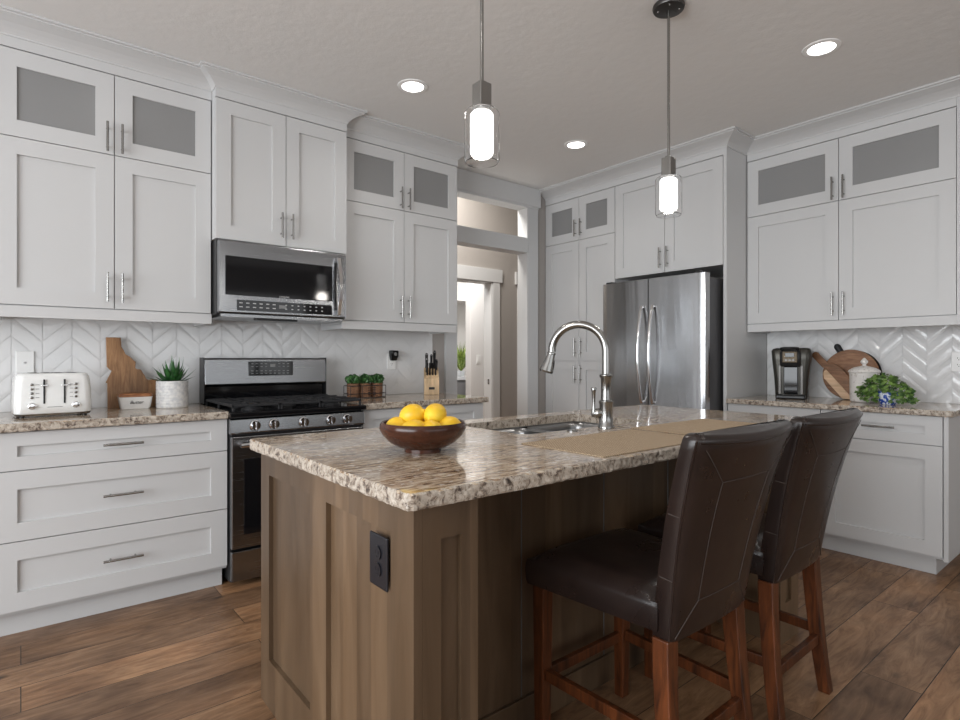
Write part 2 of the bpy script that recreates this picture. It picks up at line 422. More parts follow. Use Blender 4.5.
# wall with patio window on the daylight side
w = MB(); w.box(X0 - .12, X0, Y0, -1.6, 0, CEIL); w.box(X0 - .12, X0, 2.6, Y1 + .12, 0, CEIL); w.box(X0 - .12, X0, -1.6, 2.6, 2.5, CEIL); w.box(X0 - .12, X0, -1.6, 2.6, 0, 0.4)
struct('wall_left', w, 'wall')
w = MB(); w.box(X0, -2.0, Y0 - .12, Y0, 0, CEIL); w.box(2.4, 2.5, Y0 - .12, Y0, 0, CEIL); w.box(4.1, X1 + .12, Y0 - .12, Y0, 0, CEIL)
w.box(-2.0, 2.4, Y0 - .12, Y0, 0, 0.55); w.box(-2.0, 2.4, Y0 - .12, Y0, 2.45, CEIL); w.box(2.5, 4.1, Y0 - .12, Y0, 0, 0.65); w.box(2.5, 4.1, Y0 - .12, Y0, 2.35, CEIL)
struct('wall_front', w, 'wall')
def window_frame(name, mb): struct(name, mb, 'trim')
m_ = MB()
for y in (-1.6, -0.2, 1.2, 2.54): m_.box(X0 - .09, X0 - .03, y, y + .06, 0.4, 2.5)
m_.box(X0 - .09, X0 - .03, -1.6, 2.6, 0.4, 0.46); m_.box(X0 - .09, X0 - .03, -1.6, 2.6, 2.44, 2.5)
window_frame('window_1', m_)
m_ = MB()
for x in (-2.0, -0.56, 0.9, 2.34): m_.box(x, x + .06, Y0 - .09, Y0 - .03, 0.55, 2.45)
m_.box(-2, 2.4, Y0 - .09, Y0 - .03, 0.55, 0.61); m_.box(-2, 2.4, Y0 - .09, Y0 - .03, 2.39, 2.45)
window_frame('window_2', m_)
m_ = MB()
for x in (2.5, 4.04): m_.box(x, x + .06, Y0 - .09, Y0 - .03, 0.65, 2.35)
m_.box(2.5, 4.1, Y0 - .09, Y0 - .03, 0.65, 0.71); m_.box(2.5, 4.1, Y0 - .09, Y0 - .03, 2.29, 2.35)
window_frame('window_3', m_)

# casing of the doorway: legs, wide header board, transom bar, jambs
c = MB(); YC = Y1 - .025; YW = Y1 + WT + .012
c.box(2.700, OX0, YC, Y1, 0, 2.61); c.box(OX1, 3.762, YC, Y1, 0, 2.61)
c.box(2.60, 3.785, Y1 - .038, Y1, 2.61, CEIL); c.box(2.700, 3.762, Y1 - .032, Y1, 2.592, 2.61)
c.box(OX0, OX1, Y1 - .022, Y1, 2.20, 2.305)
for z0, z1 in ((0, 2.20), (2.305, 2.605)):
    c.box(OX0, OX0 + .012, YC, YW, z0, z1); c.box(OX1 - .012, OX1, YC, YW, z0, z1)
c.box(OX0, OX1, YC, YW, 2.175, 2.20); c.box(OX0, OX1, Y1 - .015, YW, 2.305, 2.315); c.box(OX0, OX1, YC, YW, 2.590, 2.605)
c.box(OX1, 3.76, YW - .012, YW, 0, 2.25); c.box(2.70, OX0, YW - .012, YW, 0, 2.25)
struct('trim_1', c, 'trim', bevel=0.002)
struct('trim_2', MB().box(3.765, 3.875, Y1 - .015, Y1, 0, 0.14), 'trim')
# hall and the bright room beyond
w = MB(); w.box(1.6, 3.44, HY, HY + .12, 0, 3.4); w.box(4.243, 6.5, HY, HY + .12, 0, 3.4); w.box(3.44, 4.243, HY, HY + .12, 2.085, 3.4)
w.box(1.5, 1.6, Y1 + WT, HY + .12, 0, 3.4); w.box(5.9, 6.0, Y1 + WT, HY, 0, 3.4)
struct('wall_hall', w, 'wall')
c = MB(); c.box(4.243, 4.35, HY - .02, HY, 0, 2.085); c.box(3.335, 3.44, HY - .02, HY, 0, 2.085); c.box(3.31, 4.385, HY - .025, HY, 2.085, 2.235)
c.box(4.228, 4.243, HY - .01, HY + .13, 0, 2.085); c.box(3.44, 3.455, HY - .01, HY + .13, 0, 2.085); c.box(3.44, 4.243, HY - .01, HY + .13, 2.07, 2.085)
struct('trim_3', c, 'trim', bevel=0.002)
c = MB(); c.box(4.64, 4.75, HY - .02, HY, 0, 2.085); c.box(4.60, 5.5, HY - .03, HY, 2.085, 2.235)
struct('trim_4', c, 'trim', bevel=0.002)
w = MB(); w.box(4.72, 6.5, 6.0, 6.12, 0, CEIL); w.box(2.4, 6.5, 8.0, 8.12, 0, CEIL); w.box(2.3, 2.4, HY + .12, 8.1, 0, CEIL); w.box(6.5, 6.6, HY, 8.1, 0, CEIL)
w.box(3.9, 6.5, 7.4, 8.0, 2.15, CEIL)
struct('wall_far', w, 'whiteroom')

# ------------------------------------------------------------------ cabinets (local: x along the front, front face at y = 0, depth +y)
def pull(parent, x, z, L=0.15, vertical=True, y=0.0):
    b = MB(); h = L / 2; s = L * 0.31
    if vertical:
        b.cyl((x, y - .032, z - h), (x, y - .032, z + h), .0058, seg=10)
        for q in (-s, s): b.cyl((x, y, z + q), (x, y - .032, z + q), .0045, seg=8)
    else:
        b.cyl((x - h, y - .032, z), (x + h, y - .032, z), .0058, seg=10)
        for q in (-s, s): b.cyl((x + q, y, z), (x + q, y - .032, z), .0045, seg=8)
    return b.build('handle', 'nickel', parent, smooth=40)

def front(parent, x0, x1, z0, z1, name='door', glass=False, stile=0.078, handle=None, g=0.0022):
    x0 += g; x1 -= g; z0 += g; z1 -= g
    b = MB(); T = 0.02; r = stile
    ro = min(r, (z1 - z0) * 0.36)
    b.box(x0, x0 + r, 0, T, z0, z1); b.box(x1 - r, x1, 0, T, z0, z1)
    b.box(x0 + r, x1 - r, 0, T, z0, z0 + ro); b.box(x0 + r, x1 - r, 0, T, z1 - ro, z1)
    if not glass: b.box(x0 + r, x1 - r, 0.013, T - .001, z0 + ro, z1 - ro)
    d = b.build(name, 'cab', parent)
    if glass:
        tag(MB().box(x0 + r, x1 - r, 0.009, 0.014, z0 + ro, z1 - ro).build('glass_pane', 'glassdoor', d), 'grey frosted glass pane')
    if handle:
        kind, hx, hz, L = handle
        pull(d, hx, hz, L, kind == 'v')
    return d

CROWN = [(0.0, 2.700), (0.006, 2.700), (0.006, 2.708), (0.014, 2.716), (0.030, 2.728), (0.055, 2.742), (0.085, 2.753), (0.106, 2.760), (0.106, 2.766), (0.12, 2.768), (0.12, CEIL - .001), (0, CEIL - .001)]
def crown(parent, path, name='crown_molding', scale=1.0):
    """sweep of the crown profile along a plan path; outward is to the right of travel; mitred corners"""
    pts = [Vector((p[0], p[1])) for p in path]; rings = []
    for i, p in enumerate(pts):
        ns = []
        if i > 0: t = (p - pts[i - 1]).normalized(); ns.append(Vector((t.y, -t.x)))
        if i < len(pts) - 1: t = (pts[i + 1] - p).normalized(); ns.append(Vector((t.y, -t.x)))
        n = sum(ns, Vector((0, 0))); n = n / n.length; n = n / n.dot(ns[0])
        rings.append([Vector((p.x + n.x * a * scale, p.y + n.y * a * scale, z)) for a, z in CROWN])
    return MB().loop_tube(rings, True).build(name, 'cab', parent)

def carcass(parent, x0, x1, D, z0, z1, y0=0.021):
    return MB().box(x0, x1, y0, D, z0, z1).build('body', 'cab', parent)

# upper cabinets over the toaster --------------------------------------------------
ZT, ZS, ZB, ZR = 2.648, 2.238, 1.452, 1.395
def upper(name, loc, rz, W_, D, label, splits, xs_handles=True, rail=(0, 0), path=None, ends=(0, 0), hz=1.56, hz2=2.32):
    t = thing(name, loc, label, 'cabinet', rz)
    z0 = 0
    carcass(t, 0, W_, D, ZR + .03, ZT + .004)
    for x0, x1, side in splits:
        hx = x1 - .032 if side == 'r' else x0 + .032
        front(t, x0, x1, ZB, ZS, 'door', False, handle=('v', hx, hz, 0.15))
        front(t, x0, x1, ZS, ZT, 'door', True, handle=('v', hx, hz2, 0.15))
    fr = MB(); fr.box(0, W_, 0.0, D, ZT + .004, CEIL - .002); fr.build('frieze', 'cab', t)
    MB().box(rail[0], W_ - rail[1], 0.004, 0.024, ZR, ZB - .003).build('light_rail', 'cab', t)
    MB().box(rail[0], rail[0] + .02, .0245, D, ZR, ZR + .029).build('rail_return', 'cab', t); MB().box(W_ - rail[1] - .02, W_ - rail[1], .0245, D, ZR, ZR + .029).build('rail_return', 'cab', t)
    crown(t, path or [(0, 0), (W_, 0)])
    for e, xx in zip(ends, (0, W_)):
        if e: MB().box(xx - .004, xx + .012, 0.012, D, ZB, ZT).build('side_panel', 'cab', t)
    return t

upper('upper_cabinet', (-0.095, 3.42, 0), 0, 0.929, 0.335, 'white upper cabinet over the toaster with two grey glass doors on top', [(0, .466, 'r'), (.466, .926, 'l')])
upper('upper_cabinet', (1.622, 3.42, 0), 0, 0.943, 0.335, 'white upper cabinet between microwave and doorway, above the knife block', [(0.005, .470, 'r'), (.470, .935, 'l')], path=[(0, 0), (.943, 0), (.943, .335)], rail=(0, .012))
# neighbouring run just outside the frame on the left
upper('upper_cabinet', (-1.005, 3.42, 0), 0, 0.908, 0.335, 'white upper cabinet at the far left edge of the room', [(0, .454, 'r'), (.454, .908, 'l')])
# cabinet above the microwave
t = thing('microwave_cabinet', (0.836, 3.345, 0), 'taller-projecting white cabinet with two plain doors above the microwave', 'cabinet')
carcass(t, 0, 0.784, .41, 1.868, ZT + .004)
front(t, 0.0, .392, 1.866, ZT, handle=('v', .360, 1.985, .15)); front(t, .392, .784, 1.866, ZT, handle=('v', .424, 1.985, .15))
MB().box(0, .784, 0, .41, ZT + .004, CEIL - .002).build('frieze', 'cab', t)
crown(t, [(0, .074), (0, 0), (.784, 0), (.784, .074)], scale=.8)
# right wall uppers
t = upper('upper_cabinet', (4.17, 1.997, 0), -PI / 2, 1.205, 0.325, 'white upper cabinet with wide glass doors above the coffee maker', [(0, .602, 'r'), (.602, 1.205, 'l')], path=[(0, 0), (1.222, 0), (1.222, .325)])
MB().box(1.206, 1.222, 0.0, .325, ZR, ZT + .13).build('side_panel', 'cab', t)

# pantry and refrigerator surround on the right wall ---------------------------------
FX = 3.88
t = thing('pantry_cabinet', (FX, 3.785, 0), 'tall white pantry cabinet left of the refrigerator with small glass top doors', 'cabinet', -PI / 2)
PW = 3.785 - 2.975
carcass(t, 0, PW, .625, 0.1, ZT + .004)
MB().box(0.0, PW, .06, .62, 0.001, .1).build('toe_kick', 'cab', t)
for x0, x1, hx in ((0, .415, .383), (.415, PW, .447)):
    front(t, x0, x1, .115, 1.178, handle=('v', hx, 1.06, .16))
    front(t, x0, x1, 1.178, 2.262, handle=('v', hx, 1.30, .16))
    front(t, x0, x1, 2.262, ZT, glass=True, handle=('v', hx, 2.37, .15))
MB().box(0, PW, 0, .625, ZT + .004, CEIL - .002).build('frieze', 'cab', t)
crown(t, [(0, 0), (PW, 0)])
t = thing('refrigerator_cabinet', (FX, 2.975, 0), 'white two-door cabinet with side panel built over the refrigerator', 'cabinet', -PI / 2)
FW = 2.975 - 2.03
carcass(t, 0, FW, .625, 1.872, ZT + .004)
front(t, 0.002, FW / 2, 1.868, ZT, handle=('v', FW / 2 - .032, 1.985, .16)); front(t, FW / 2, FW, 1.868, ZT, handle=('v', FW / 2 + .032, 1.985, .16))
MB().box(0, FW + .026, 0, .625, ZT + .004, CEIL - .002).build('frieze', 'cab', t)
MB().box(FW + .002, FW + .026, 0, .625, 0.0, ZT + .004).build('side_panel', 'cab', t)
crown(t, [(0, 0), (FW + .026, 0), (FW + .026, .288)])

# base cabinets -----------------------------------------------------------------------
BY = 3.13
def base_body(t, W_, D=.62, toe=(.0, .0)):
    carcass(t, 0, W_, D, .1, .884)
    MB().box(toe[0], W_ - toe[1], .062, D, 0.001, .1).build('toe_kick', 'cab', t)
t = thing('drawer_cabinet', (-.092, BY, 0), 'white three-drawer base cabinet left of the range', 'cabinet')
base_body(t, .932, toe=(0, .012))
for z0, z1 in ((.115, .414), (.414, .718), (.718, .884)):
    front(t, 0, .932, z0, z1, 'drawer', handle=('h', .466, (z0 + z1) / 2, .16))
t = thing('drawer_cabinet', (-1.004, BY, 0), 'white drawer base cabinet at the far left edge of the room', 'cabinet')
base_body(t, .908)
for z0, z1 in ((.115, .414), (.414, .718), (.718, .884)):
    front(t, 0, .908, z0, z1, 'drawer', handle=('h', .454, (z0 + z1) / 2, .16))
t = thing('base_cabinet', (1.612, BY, 0), 'white base cabinet right of the range, below the knife block', 'cabinet')
base_body(t, .960)
front(t, 0, .960, .718, .884, 'drawer', handle=('h', .48, .80, .16))
front(t, 0, .48, .115, .718, handle=('v', .448, .62, .15)); front(t, .48, .960, .115, .718, handle=('v', .512, .62, .15))
t = thing('base_cabinet', (FX, 1.997, 0), 'white base cabinet below the coffee maker, next to the refrigerator', 'cabinet', -PI / 2)
base_body(t, .598)
front(t, 0, .598, .722, .884, 'drawer', handle=('h', .30, .80, .16)); front(t, 0, .598, .115, .722, handle=('v', .56, .62, .15))
t = thing('base_cabinet', (FX, 1.398, 0), 'white base cabinet at the right end of the counter, below the ivy', 'cabinet', -PI / 2)
base_body(t, .607, toe=(0, .045))
front(t, 0, .604, .722, .884, 'drawer', handle=('h', .31, .807, .16)); front(t, 0, .604, .115, .722, handle=('v', .04, .62, .15))
MB().box(.608, .628, -.002, .62, .098, .884).build('side_panel', 'cab', t)
MB().box(.545, .561, .0785, .62, .001, .098).build('toe_return', 'cab', t)

# ------------------------------------------------------------------ countertops with a chiselled edge
def slab(name, x0, x1, y0, y1, zt, th, m, label, hole=None, rough_sides=('x0', 'x1', 'y0', 'y1'), amp=.0022, rnd=.02, step=.012):
    rs = random.Random(len(name) * 7 + int(x1 * 100))
    rows = [0, .12, .35, .6, .85, 1.0]
    # rounded rectangle outline
    P = []; N = []
    def edge(a, b, n, key):
        L = math.dist(a, b); k = max(1, int(L / step))
        for i in range(k):
            f = i / k; P.append((a[0] + (b[0] - a[0]) * f, a[1] + (b[1] - a[1]) * f)); N.append((n, key))
    def arc(cx, cy, a0, key):
        for i in range(5):
            a = a0 + i / 5 * PI / 2; P.append((cx + rnd * math.cos(a), cy + rnd * math.sin(a))); N.append(((math.cos(a), math.sin(a)), key))
    edge((x0 + rnd, y0), (x1 - rnd, y0), (0, -1), 'y0'); arc(x1 - rnd, y0 + rnd, -PI / 2, 'y0')
    edge((x1, y0 + rnd), (x1, y1 - rnd), (1, 0), 'x1'); arc(x1 - rnd, y1 - rnd, 0, 'x1')
    edge((x1 - rnd, y1), (x0 + rnd, y1), (0, 1), 'y1'); arc(x0 + rnd, y1 - rnd, PI / 2, 'y1')
    edge((x0, y1 - rnd), (x0, y0 + rnd), (-1, 0), 'x0'); arc(x0 + rnd, y0 + rnd, PI, 'x0')
    bm = bmesh.new(); R = []
    for j, f in enumerate(rows):
        ring = []
        for (px, py), (n, key) in zip(P, N):
            a = 0
            if key in rough_sides:
                if j == 0: a = -.004 + rs.uniform(-.001, .001)
                elif j == len(rows) - 1: a = -.003 + rs.uniform(-.002, .002)
                else: a = rs.uniform(-amp, amp)
            ring.append(bm.verts.new((px + n[0] * a, py + n[1] * a, zt - th * f)))
        R.append(ring)
    n = len(P)
    for j in range(len(rows) - 1):
        for k in range(n): bm.faces.new((R[j][k], R[j][(k + 1) % n], R[j + 1][(k + 1) % n], R[j + 1][k]))
    H = []
    if hole:
        hx0, hx1, hy0, hy1, hr = hole
        pts = []
        for cx, cy, a0 in ((hx1 - hr, hy0 + hr, -PI / 2), (hx1 - hr, hy1 - hr, 0), (hx0 + hr, hy1 - hr, PI / 2), (hx0 + hr, hy0 + hr, PI)):
            for i in range(7): a = a0 + i / 6 * PI / 2; pts.append((cx + hr * math.cos(a), cy + hr * math.sin(a)))
        for z in (zt, zt - th): H.append([bm.verts.new((a, b, z)) for a, b in pts])
        k = len(pts)
        for i in range(k): bm.faces.new((H[0][i], H[1][i], H[1][(i + 1) % k], H[0][(i + 1) % k]))
    for idx, ring in ((0, R[0]), (-1, R[-1])):
        es = [bm.edges.get((ring[k], ring[(k + 1) % n])) for k in range(n)]
        if hole:
            h = H[0] if idx == 0 else H[1]
            es += [bm.edges.get((h[i], h[(i + 1) % len(h)])) for i in range(len(h))]
        bmesh.ops.triangle_fill(bm, edges=es, use_beauty=True)
    mb = MB(); mb.bm.free(); mb.bm = bm
    o = mb.build(name, m); tag(o, label, 'countertop'); return o

slab('countertop', -1.0, .836, 3.098, 3.783, .925, .037, 'granite2', 'speckled granite countertop left of the range, under the toaster', rough_sides=('y0',), rnd=.004)
slab('countertop', 1.616, 2.60, 3.098, 3.783, .925, .037, 'granite2', 'speckled granite countertop right of the range, under the knife block', rough_sides=('y0', 'x1'), rnd=.006)
slab('countertop', 3.85, 4.507, .745, 1.995, .918, .032, 'granite2', 'speckled granite countertop under the coffee maker and ivy', rough_sides=('x0', 'y0'), rnd=.006)
slab('island_countertop', .622, 2.95, 1.0, 2.06, .918, .037, 'granite', 'large streaked tan granite top of the kitchen island', hole=(1.44, 2.20, 1.515, 1.935, .05))

# ------------------------------------------------------------------ chevron tile backsplashes
def chevron(x0, x1, z0, z1, peak, cw=.1275, pitch=.098, relief=1.0):
    """local: x along the wall, face towards -y, wall at y = 0"""
    rs = random.Random(3); mb = MB(); bm = mb.bm
    k0 = int(math.floor((x0 - peak) / cw)) - 1; k1 = int(math.ceil((x1 - peak) / cw)) + 1
    gr = .0022
    for k in range(k0, k1):
        xa = peak + k * cw + gr * .5; xb = peak + (k + 1) * cw - gr * .5; rising = (k % 2 != 0)   # the peak line has a rising column on its left
        w = xb - xa; off = rs.uniform(0, .0)
        z = z0 - cw - pitch
        while z < z1 + cw:
            za, zb = (z, z + w) if rising else (z + w, z)
            N = 6; tilt = rs.uniform(-.0009, .0009) * relief; tl = rs.uniform(-.0006, .0006) * relief; rows = []
            for i in range(N + 1):
                f = i / N; zz = gr + f * (pitch - gr * 1.5)
                h = -.0050 - .0010 * relief * math.sin(PI * f) ** 0.7 + tilt * (f - .5) * 2
                if i in (0, N): h = -.0050 + .0004 * relief
                rows.append((bm.verts.new((xa, h - tl, za + zz)), bm.verts.new(((xa + xb) / 2, h - .0006, (za + zb) / 2 + zz)), bm.verts.new((xb, h + tl, zb + zz))))
            for i in range(N):
                for q in (0, 1): bm.faces.new((rows[i][q], rows[i][q + 1], rows[i + 1][q + 1], rows[i + 1][q]))
            z += pitch
    for co, no in (((x0, 0, 0), (-1, 0, 0)), ((x1, 0, 0), (1, 0, 0)), ((0, 0, z0), (0, 0, -1)), ((0, 0, z1), (0, 0, 1))):
        bmesh.ops.bisect_plane(bm, geom=bm.verts[:] + bm.edges[:] + bm.faces[:], plane_co=co, plane_no=no, clear_outer=True)
    return mb
def backsplash(loc, rz, x0, x1, z0, z1, peak, label, relief):
    t = thing('backsplash', loc, label, 'backsplash', rz)
    mb = chevron(x0, x1, z0, z1, peak, relief=relief)
    for f in mb.bm.faces: f.normal_update()
    me = bpy.data.meshes.new('tile_field'); mb.bm.to_mesh(me); mb.bm.free(); me.materials.append(M['tile'])
    for p in me.polygons: p.use_smooth = True
    me.set_sharp_from_angle(angle=math.radians(25))
    o = bpy.data.objects.new('tile_field', me); COL.objects.link(o); o.parent = t
    MB().box(x0, x1, -.0035, -.0005, z0, z1).build('grout_bed', 'grout', t)
backsplash((0, Y1, 0), 0, -1.0, 2.580, .926, 1.75, .216, 'white chevron tile backsplash behind the range', .85)
backsplash((X1, 2.0, 0), -PI / 2, 0.0, 1.75, .919, 1.45, 2.0 - 1.131, 'glossy white chevron tile backsplash behind the coffee maker', 3.0)

# ------------------------------------------------------------------ range
t = thing('gas_range', (.842, 3.08, 0), 'stainless steel gas range with five knobs and black grates', 'range')
RW = .764
MB().box(.004, RW - .004, .03, .66, .03, .902).build('body', 'black', t, bevel=.003)
d = MB().box(0.004, RW - .004, 0, .03, .205, .792).build('oven_door', 'steel', t, bevel=.006)
MB().box(.065, RW - .065, -.003, .002, .276, .672).build('oven_window', 'blackgloss', d, bevel=.002)
hb = MB(); hb.cyl((.035, -.055, .752), (RW - .035, -.055, .752), .013, seg=16)
for x in (.05, RW - .05): hb.cyl((x, 0, .752), (x, -.055, .752), .011, seg=12)
hb.build('handle', 'chrome', d, smooth=40)
MB().box(0.004, RW - .004, 0, .03, .035, .193).build('drawer', 'steel', t, bevel=.006)
MB().box(0.006, RW - .006, .004, .03, .796, .806).build('vent_slot', 'black', t)
cp = MB(); cp.prism([(0.0, .806), (-.004, .812), (.004, .880), (.02, .886), (.04, .886), (.04, .806)], RW, 'x', 0.0)
cp.build('control_panel', 'steel', t, bevel=.002)
for x in (.122, .222, .386, .546, .650):
    kb = MB(); rot = Matrix.Rotation(PI / 2, 4, 'X')
    kb.lathe([(.027, 0), (.027, .006), (.023, .008), (.023, .026), (.021, .030), (0, .030)], (x, .0, .846), 24, rot)
    k_ = kb.build('knob', 'chrome', t, smooth=35)
    MB().box(x - .005, x + .005, -.038, -.028, .824, .868).build('knob_grip', 'chrome', k_, bevel=.003)
ct = MB(); ct.box(-.006, RW + .006, -.018, .585, .893, .920)
ct.build('cooktop', 'blackgloss', t, bevel=.006)
bx = MB()
for cx, cy, r in ((.15, .14, .045), (.15, .43, .036), (.382, .285, .055), (.614, .14, .045), (.614, .43, .036)):
    b = MB(); b.lathe([(r + .012, .920), (r + .01, .928), (r, .930), (r, .938), (r - .004, .942), (0, .942)], (cx, cy, 0), 24); b.build('burner', 'iron', t, smooth=40)
for gx0, gx1 in ((.012, .262), (.266, .498), (.502, RW - .012)):
    g = MB(); z0, z1 = .944, .958; y0, y1 = .015, .565; w_ = .011
    for x in (gx0, gx1 - w_): g.box(x, x + w_, y0, y1, z0, z1)
    for y in (y0, (y0 + y1) / 2 - w_ / 2, y1 - w_): g.box(gx0, gx1, y, y + w_, z0, z1)
    mx_ = (gx0 + gx1) / 2
    g.box(mx_ - w_ / 2, mx_ + w_ / 2, y0, y1, z0 + .002, z1 + .004)
    for y in (y0 + .06, y0 + .20, y0 + .34, y0 + .48):
        g.box(gx0, gx0 + .09, y, y + w_, z0 + .002, z1 + .005); g.box(gx1 - .09, gx1, y, y + w_, z0 + .002, z1 + .005)
    for x in (gx0, gx1 - w_):
        for y in (y0, y1 - w_, (y0 + y1) / 2): g.box(x, x + w_, y, y + w_, .920, z0)
    g.build('grate', 'iron', t, bevel=.003)
# back guard
MB().box(0.008, RW, .60, .672, .90, 1.031).build('back_riser', 'blackgloss', t, bevel=.004)
bg = MB(); bg.prism([(.672, 1.032), (.575, 1.032), (.563, 1.042), (.572, 1.195), (.580, 1.203), (.672, 1.203)], RW + .006, 'x', .008)
bg = bg.build('back_guard', 'steel', t, bevel=.004)
MB().box(.004, .008, .57, .674, .93, 1.206).build('end_cap', 'black', t); MB().box(RW + .006, RW + .010, .57, .674, .93, 1.206).build('end_cap', 'black', t)
dp = MB().box(.262, .540, .560, .575, 1.092, 1.182).build('display_panel', 'blackgloss', bg, bevel=.002)
dm = MB()
for r_, z in enumerate((1.165, 1.147, 1.120, 1.104)):
    for i in range(9):
        x = .275 + i * .028
        if 4 <= i <= 5 and r_ < 2: continue
        dm.box(x, x + .014, .5588, .5602, z, z + .0045)
dm.box(.392, .425, .5588, .5602, 1.146, 1.166)
inlay(dp, dm, 'greymark')

# ------------------------------------------------------------------ microwave
t = thing('microwave', (.838, 3.31, 1.442), 'stainless over-the-range microwave hanging above the gas range', 'microwave')
MW, MH = .762, .418
MB().box(0, MW, .03, .445, 0.006, MH).build('body', 'black', t, bevel=.003)
d = MB().box(0.002, MW - .002, 0, .03, .010, MH - .002).build('door', 'steel', t, bevel=.008)
MB().box(.038, .668, -.003, .004, .112, .330).build('window_glass', 'blackgloss', d, bevel=.004)
text('SAMSUNG', .013, 'whitemark', d, (.366, -.0036, .119), (PI / 2, 0, 0))
cp = MB().box(.100, .664, -.003, .004, .028, .088).build('control_panel', 'blackgloss', t, bevel=.002)
dm = MB()
for z in (.068, .046):
    for i in range(14):
        x = .112 + i * .037
        if i in (6,): continue
        dm.box(x, x + (.018 if i < 6 else .011), -.0042, -.0028, z, z + .0055)
inlay(cp, dm, 'whitemark')
dm = MB(); dm.box(.335, .378, -.0042, -.0028, .050, .070); inlay(cp, dm, 'greymark')
hn = MB(); pts = []
for i in range(13):
    f = i / 12; pts.append((.700, -.022 - .030 * math.sin(PI * f), .030 + f * .355))
rings = []
for i, p in enumerate(pts):
    rings.append([Vector((p[0] + a, p[1] + b, p[2])) for a, b in ((-.011, -.005), (.011, -.005), (.013, 0), (.011, .006), (-.011, .006), (-.013, 0))])
hn.loop_tube(rings)
for z in (.045, .370): hn.box(.690, .710, -.022, 0, z - .012, z + .012)
hn.build('handle', 'chrome', d, smooth=50)
MB().box(.682, .690, -.002, .004, .10, .335).build('handle_recess', 'black', d)
MB().box(.02, MW - .02, .02, .40, -.008, .008).build('underside_vent', 'steel', t)
MB().box(.22, .46, .03, .10, -.020, -.006).build('filter_grip', 'black', t, bevel=.004)

# ------------------------------------------------------------------ refrigerator
t = thing('refrigerator', (3.66, 2.948, 0), 'stainless french-door refrigerator between pantry and side panel', 'refrigerator', -PI / 2)
RFW = .898
MB().box(.01, RFW - .006, .085, .83, .02, 1.775).build('body', mat('dark_grey_fridge_side', (0.10, 0.10, 0.105), .4, .4), t, bevel=.004)
def fridge_door(x0, x1, z0, z1, name, hinge):
    pr = []; n = 8
    for i in range(n + 1):
        f = i / n; x = x0 + (x1 - x0) * f
        gx = (x - RFW / 2) / (RFW / 2); y = .016 * gx * gx
        pr.append((x, y))
    # rounded outer corner
    r = .022
    if hinge in ('l', 'b'): pr = [(x0, .075), (x0, pr[0][1] + r), (x0 + .006, pr[0][1] + .008)] + [(x0 + .02, pr[0][1] + .001)] + pr[1:]
    else: pr = [(x0, .075)] + pr
    if hinge in ('r', 'b'): pr = pr[:-1] + [(x1 - .02, pr[-1][1] + .001), (x1 - .006, pr[-1][1] + .008), (x1, pr[-1][1] + r), (x1, .075)]
    else: pr = pr + [(x1, .075)]
    return MB().prism(pr, z1, 'z', z0).build(name, 'steelv', t, smooth=35)
def fridge_handle(d, x, z0, z1):
    b = MB(); pts = []; n = 22
    rings = []
    for i in range(n + 1):
        f = i / n; z = z0 + (z1 - z0) * f; y = -.012 - .058 * math.sin(PI * f) ** .8
        rings.append([Vector((x + .012 * math.cos(a), y + .009 * math.sin(a), z)) for a in [k * 2 * PI / 10 for k in range(10)]])
    b.loop_tube(rings)
    for z in (z0 + .012, z1 - .012): b.cyl((x, .005, z), (x, -.016, z), .012, seg=12)
    b.build('handle', 'chrome', d, smooth=50)
d1 = fridge_door(0, RFW / 2 - .004, .70, 1.80, 'door', 'l'); d2 = fridge_door(RFW / 2 + .004, RFW, .70, 1.80, 'door', 'r')
fridge_handle(d1, RFW / 2 - .050, .86, 1.60); fridge_handle(d2, RFW / 2 + .046, .86, 1.60)
dr = fridge_door(0, RFW, .08, .69, 'freezer_drawer', 'b')
b = MB(); b.cyl((.10, -.055, .62), (RFW - .10, -.055, .62), .012, seg=12)
for x in (.12, RFW - .12): b.cyl((x, 0.01, .62), (x, -.055, .62), .01, seg=10)
b.build('handle', 'chrome', dr, smooth=40)
for x in (.03, RFW - .09): MB().box(x, x + .06, .03, .14, 1.80, 1.815).build('hinge_cover', 'black', t, bevel=.004)
MB().box(RFW - .02, RFW - .008, .076, .084, .08, 1.80).build('door_gasket', 'black', t)

# ------------------------------------------------------------------ island cabinet
t = thing('island_cabinet', (.66, 1.04, 0), 'brown knotty-wood island cabinet with recessed end panels under the granite', 'kitchen island')
IW, ID, IH = 1.98, 1.0, .8805
e = MB()   # end panel, face at local x = 0
def panelled_end(e, x0, x1, flip):
    xa, xb = (x0, x1)
    ys = [0, .098, .448, .565, .919, ID]     # stile, panel, mullion, panel, stile
    for a, b in ((0, .098), (.453, .565), (.919, ID)): e.box(xa, xb, a, b, 0, IH)
    for a, b in ((.098, .453), (.565, .919)):
        e.box(xa, xb, a, b, 0, .165); e.box(xa, xb, a, b, .800, IH)
        e.box(xa + (.015 if not flip else 0), xb - (0 if not flip else .015), a, b, .165, .800)
panelled_end(e, 0, .022, False); e.build('end_panel', 'island', t)
e = MB(); panelled_end(e, IW - .022, IW, True); e.build('end_panel', 'island', t)
for xa in (.0225, IW - .179):
    e = MB(); x1_ = xa + .1565; r0, r1 = xa + .05, xa + .107
    e.box(xa, r0, 0, .022, 0, IH); e.box(r1, x1_, 0, .022, 0, IH); e.box(r0, r1, 0, .022, .795, IH); e.box(r0, r1, 0, .022, 0, .165); e.box(r0, r1, .012, .022, .165, .795)
    e.build('front_post', 'island', t)
    e = MB(); xs = (x1_ - .02, x1_) if xa < 1 else (xa, xa + .02); e.box(xs[0], xs[1], .0222, .30, 0, IH); e.build('return_panel', 'island', t)
e = MB(); e.box(.023, IW - .023, .30, .318, 0, IH)
kp = e.build('knee_panel', 'island', t)
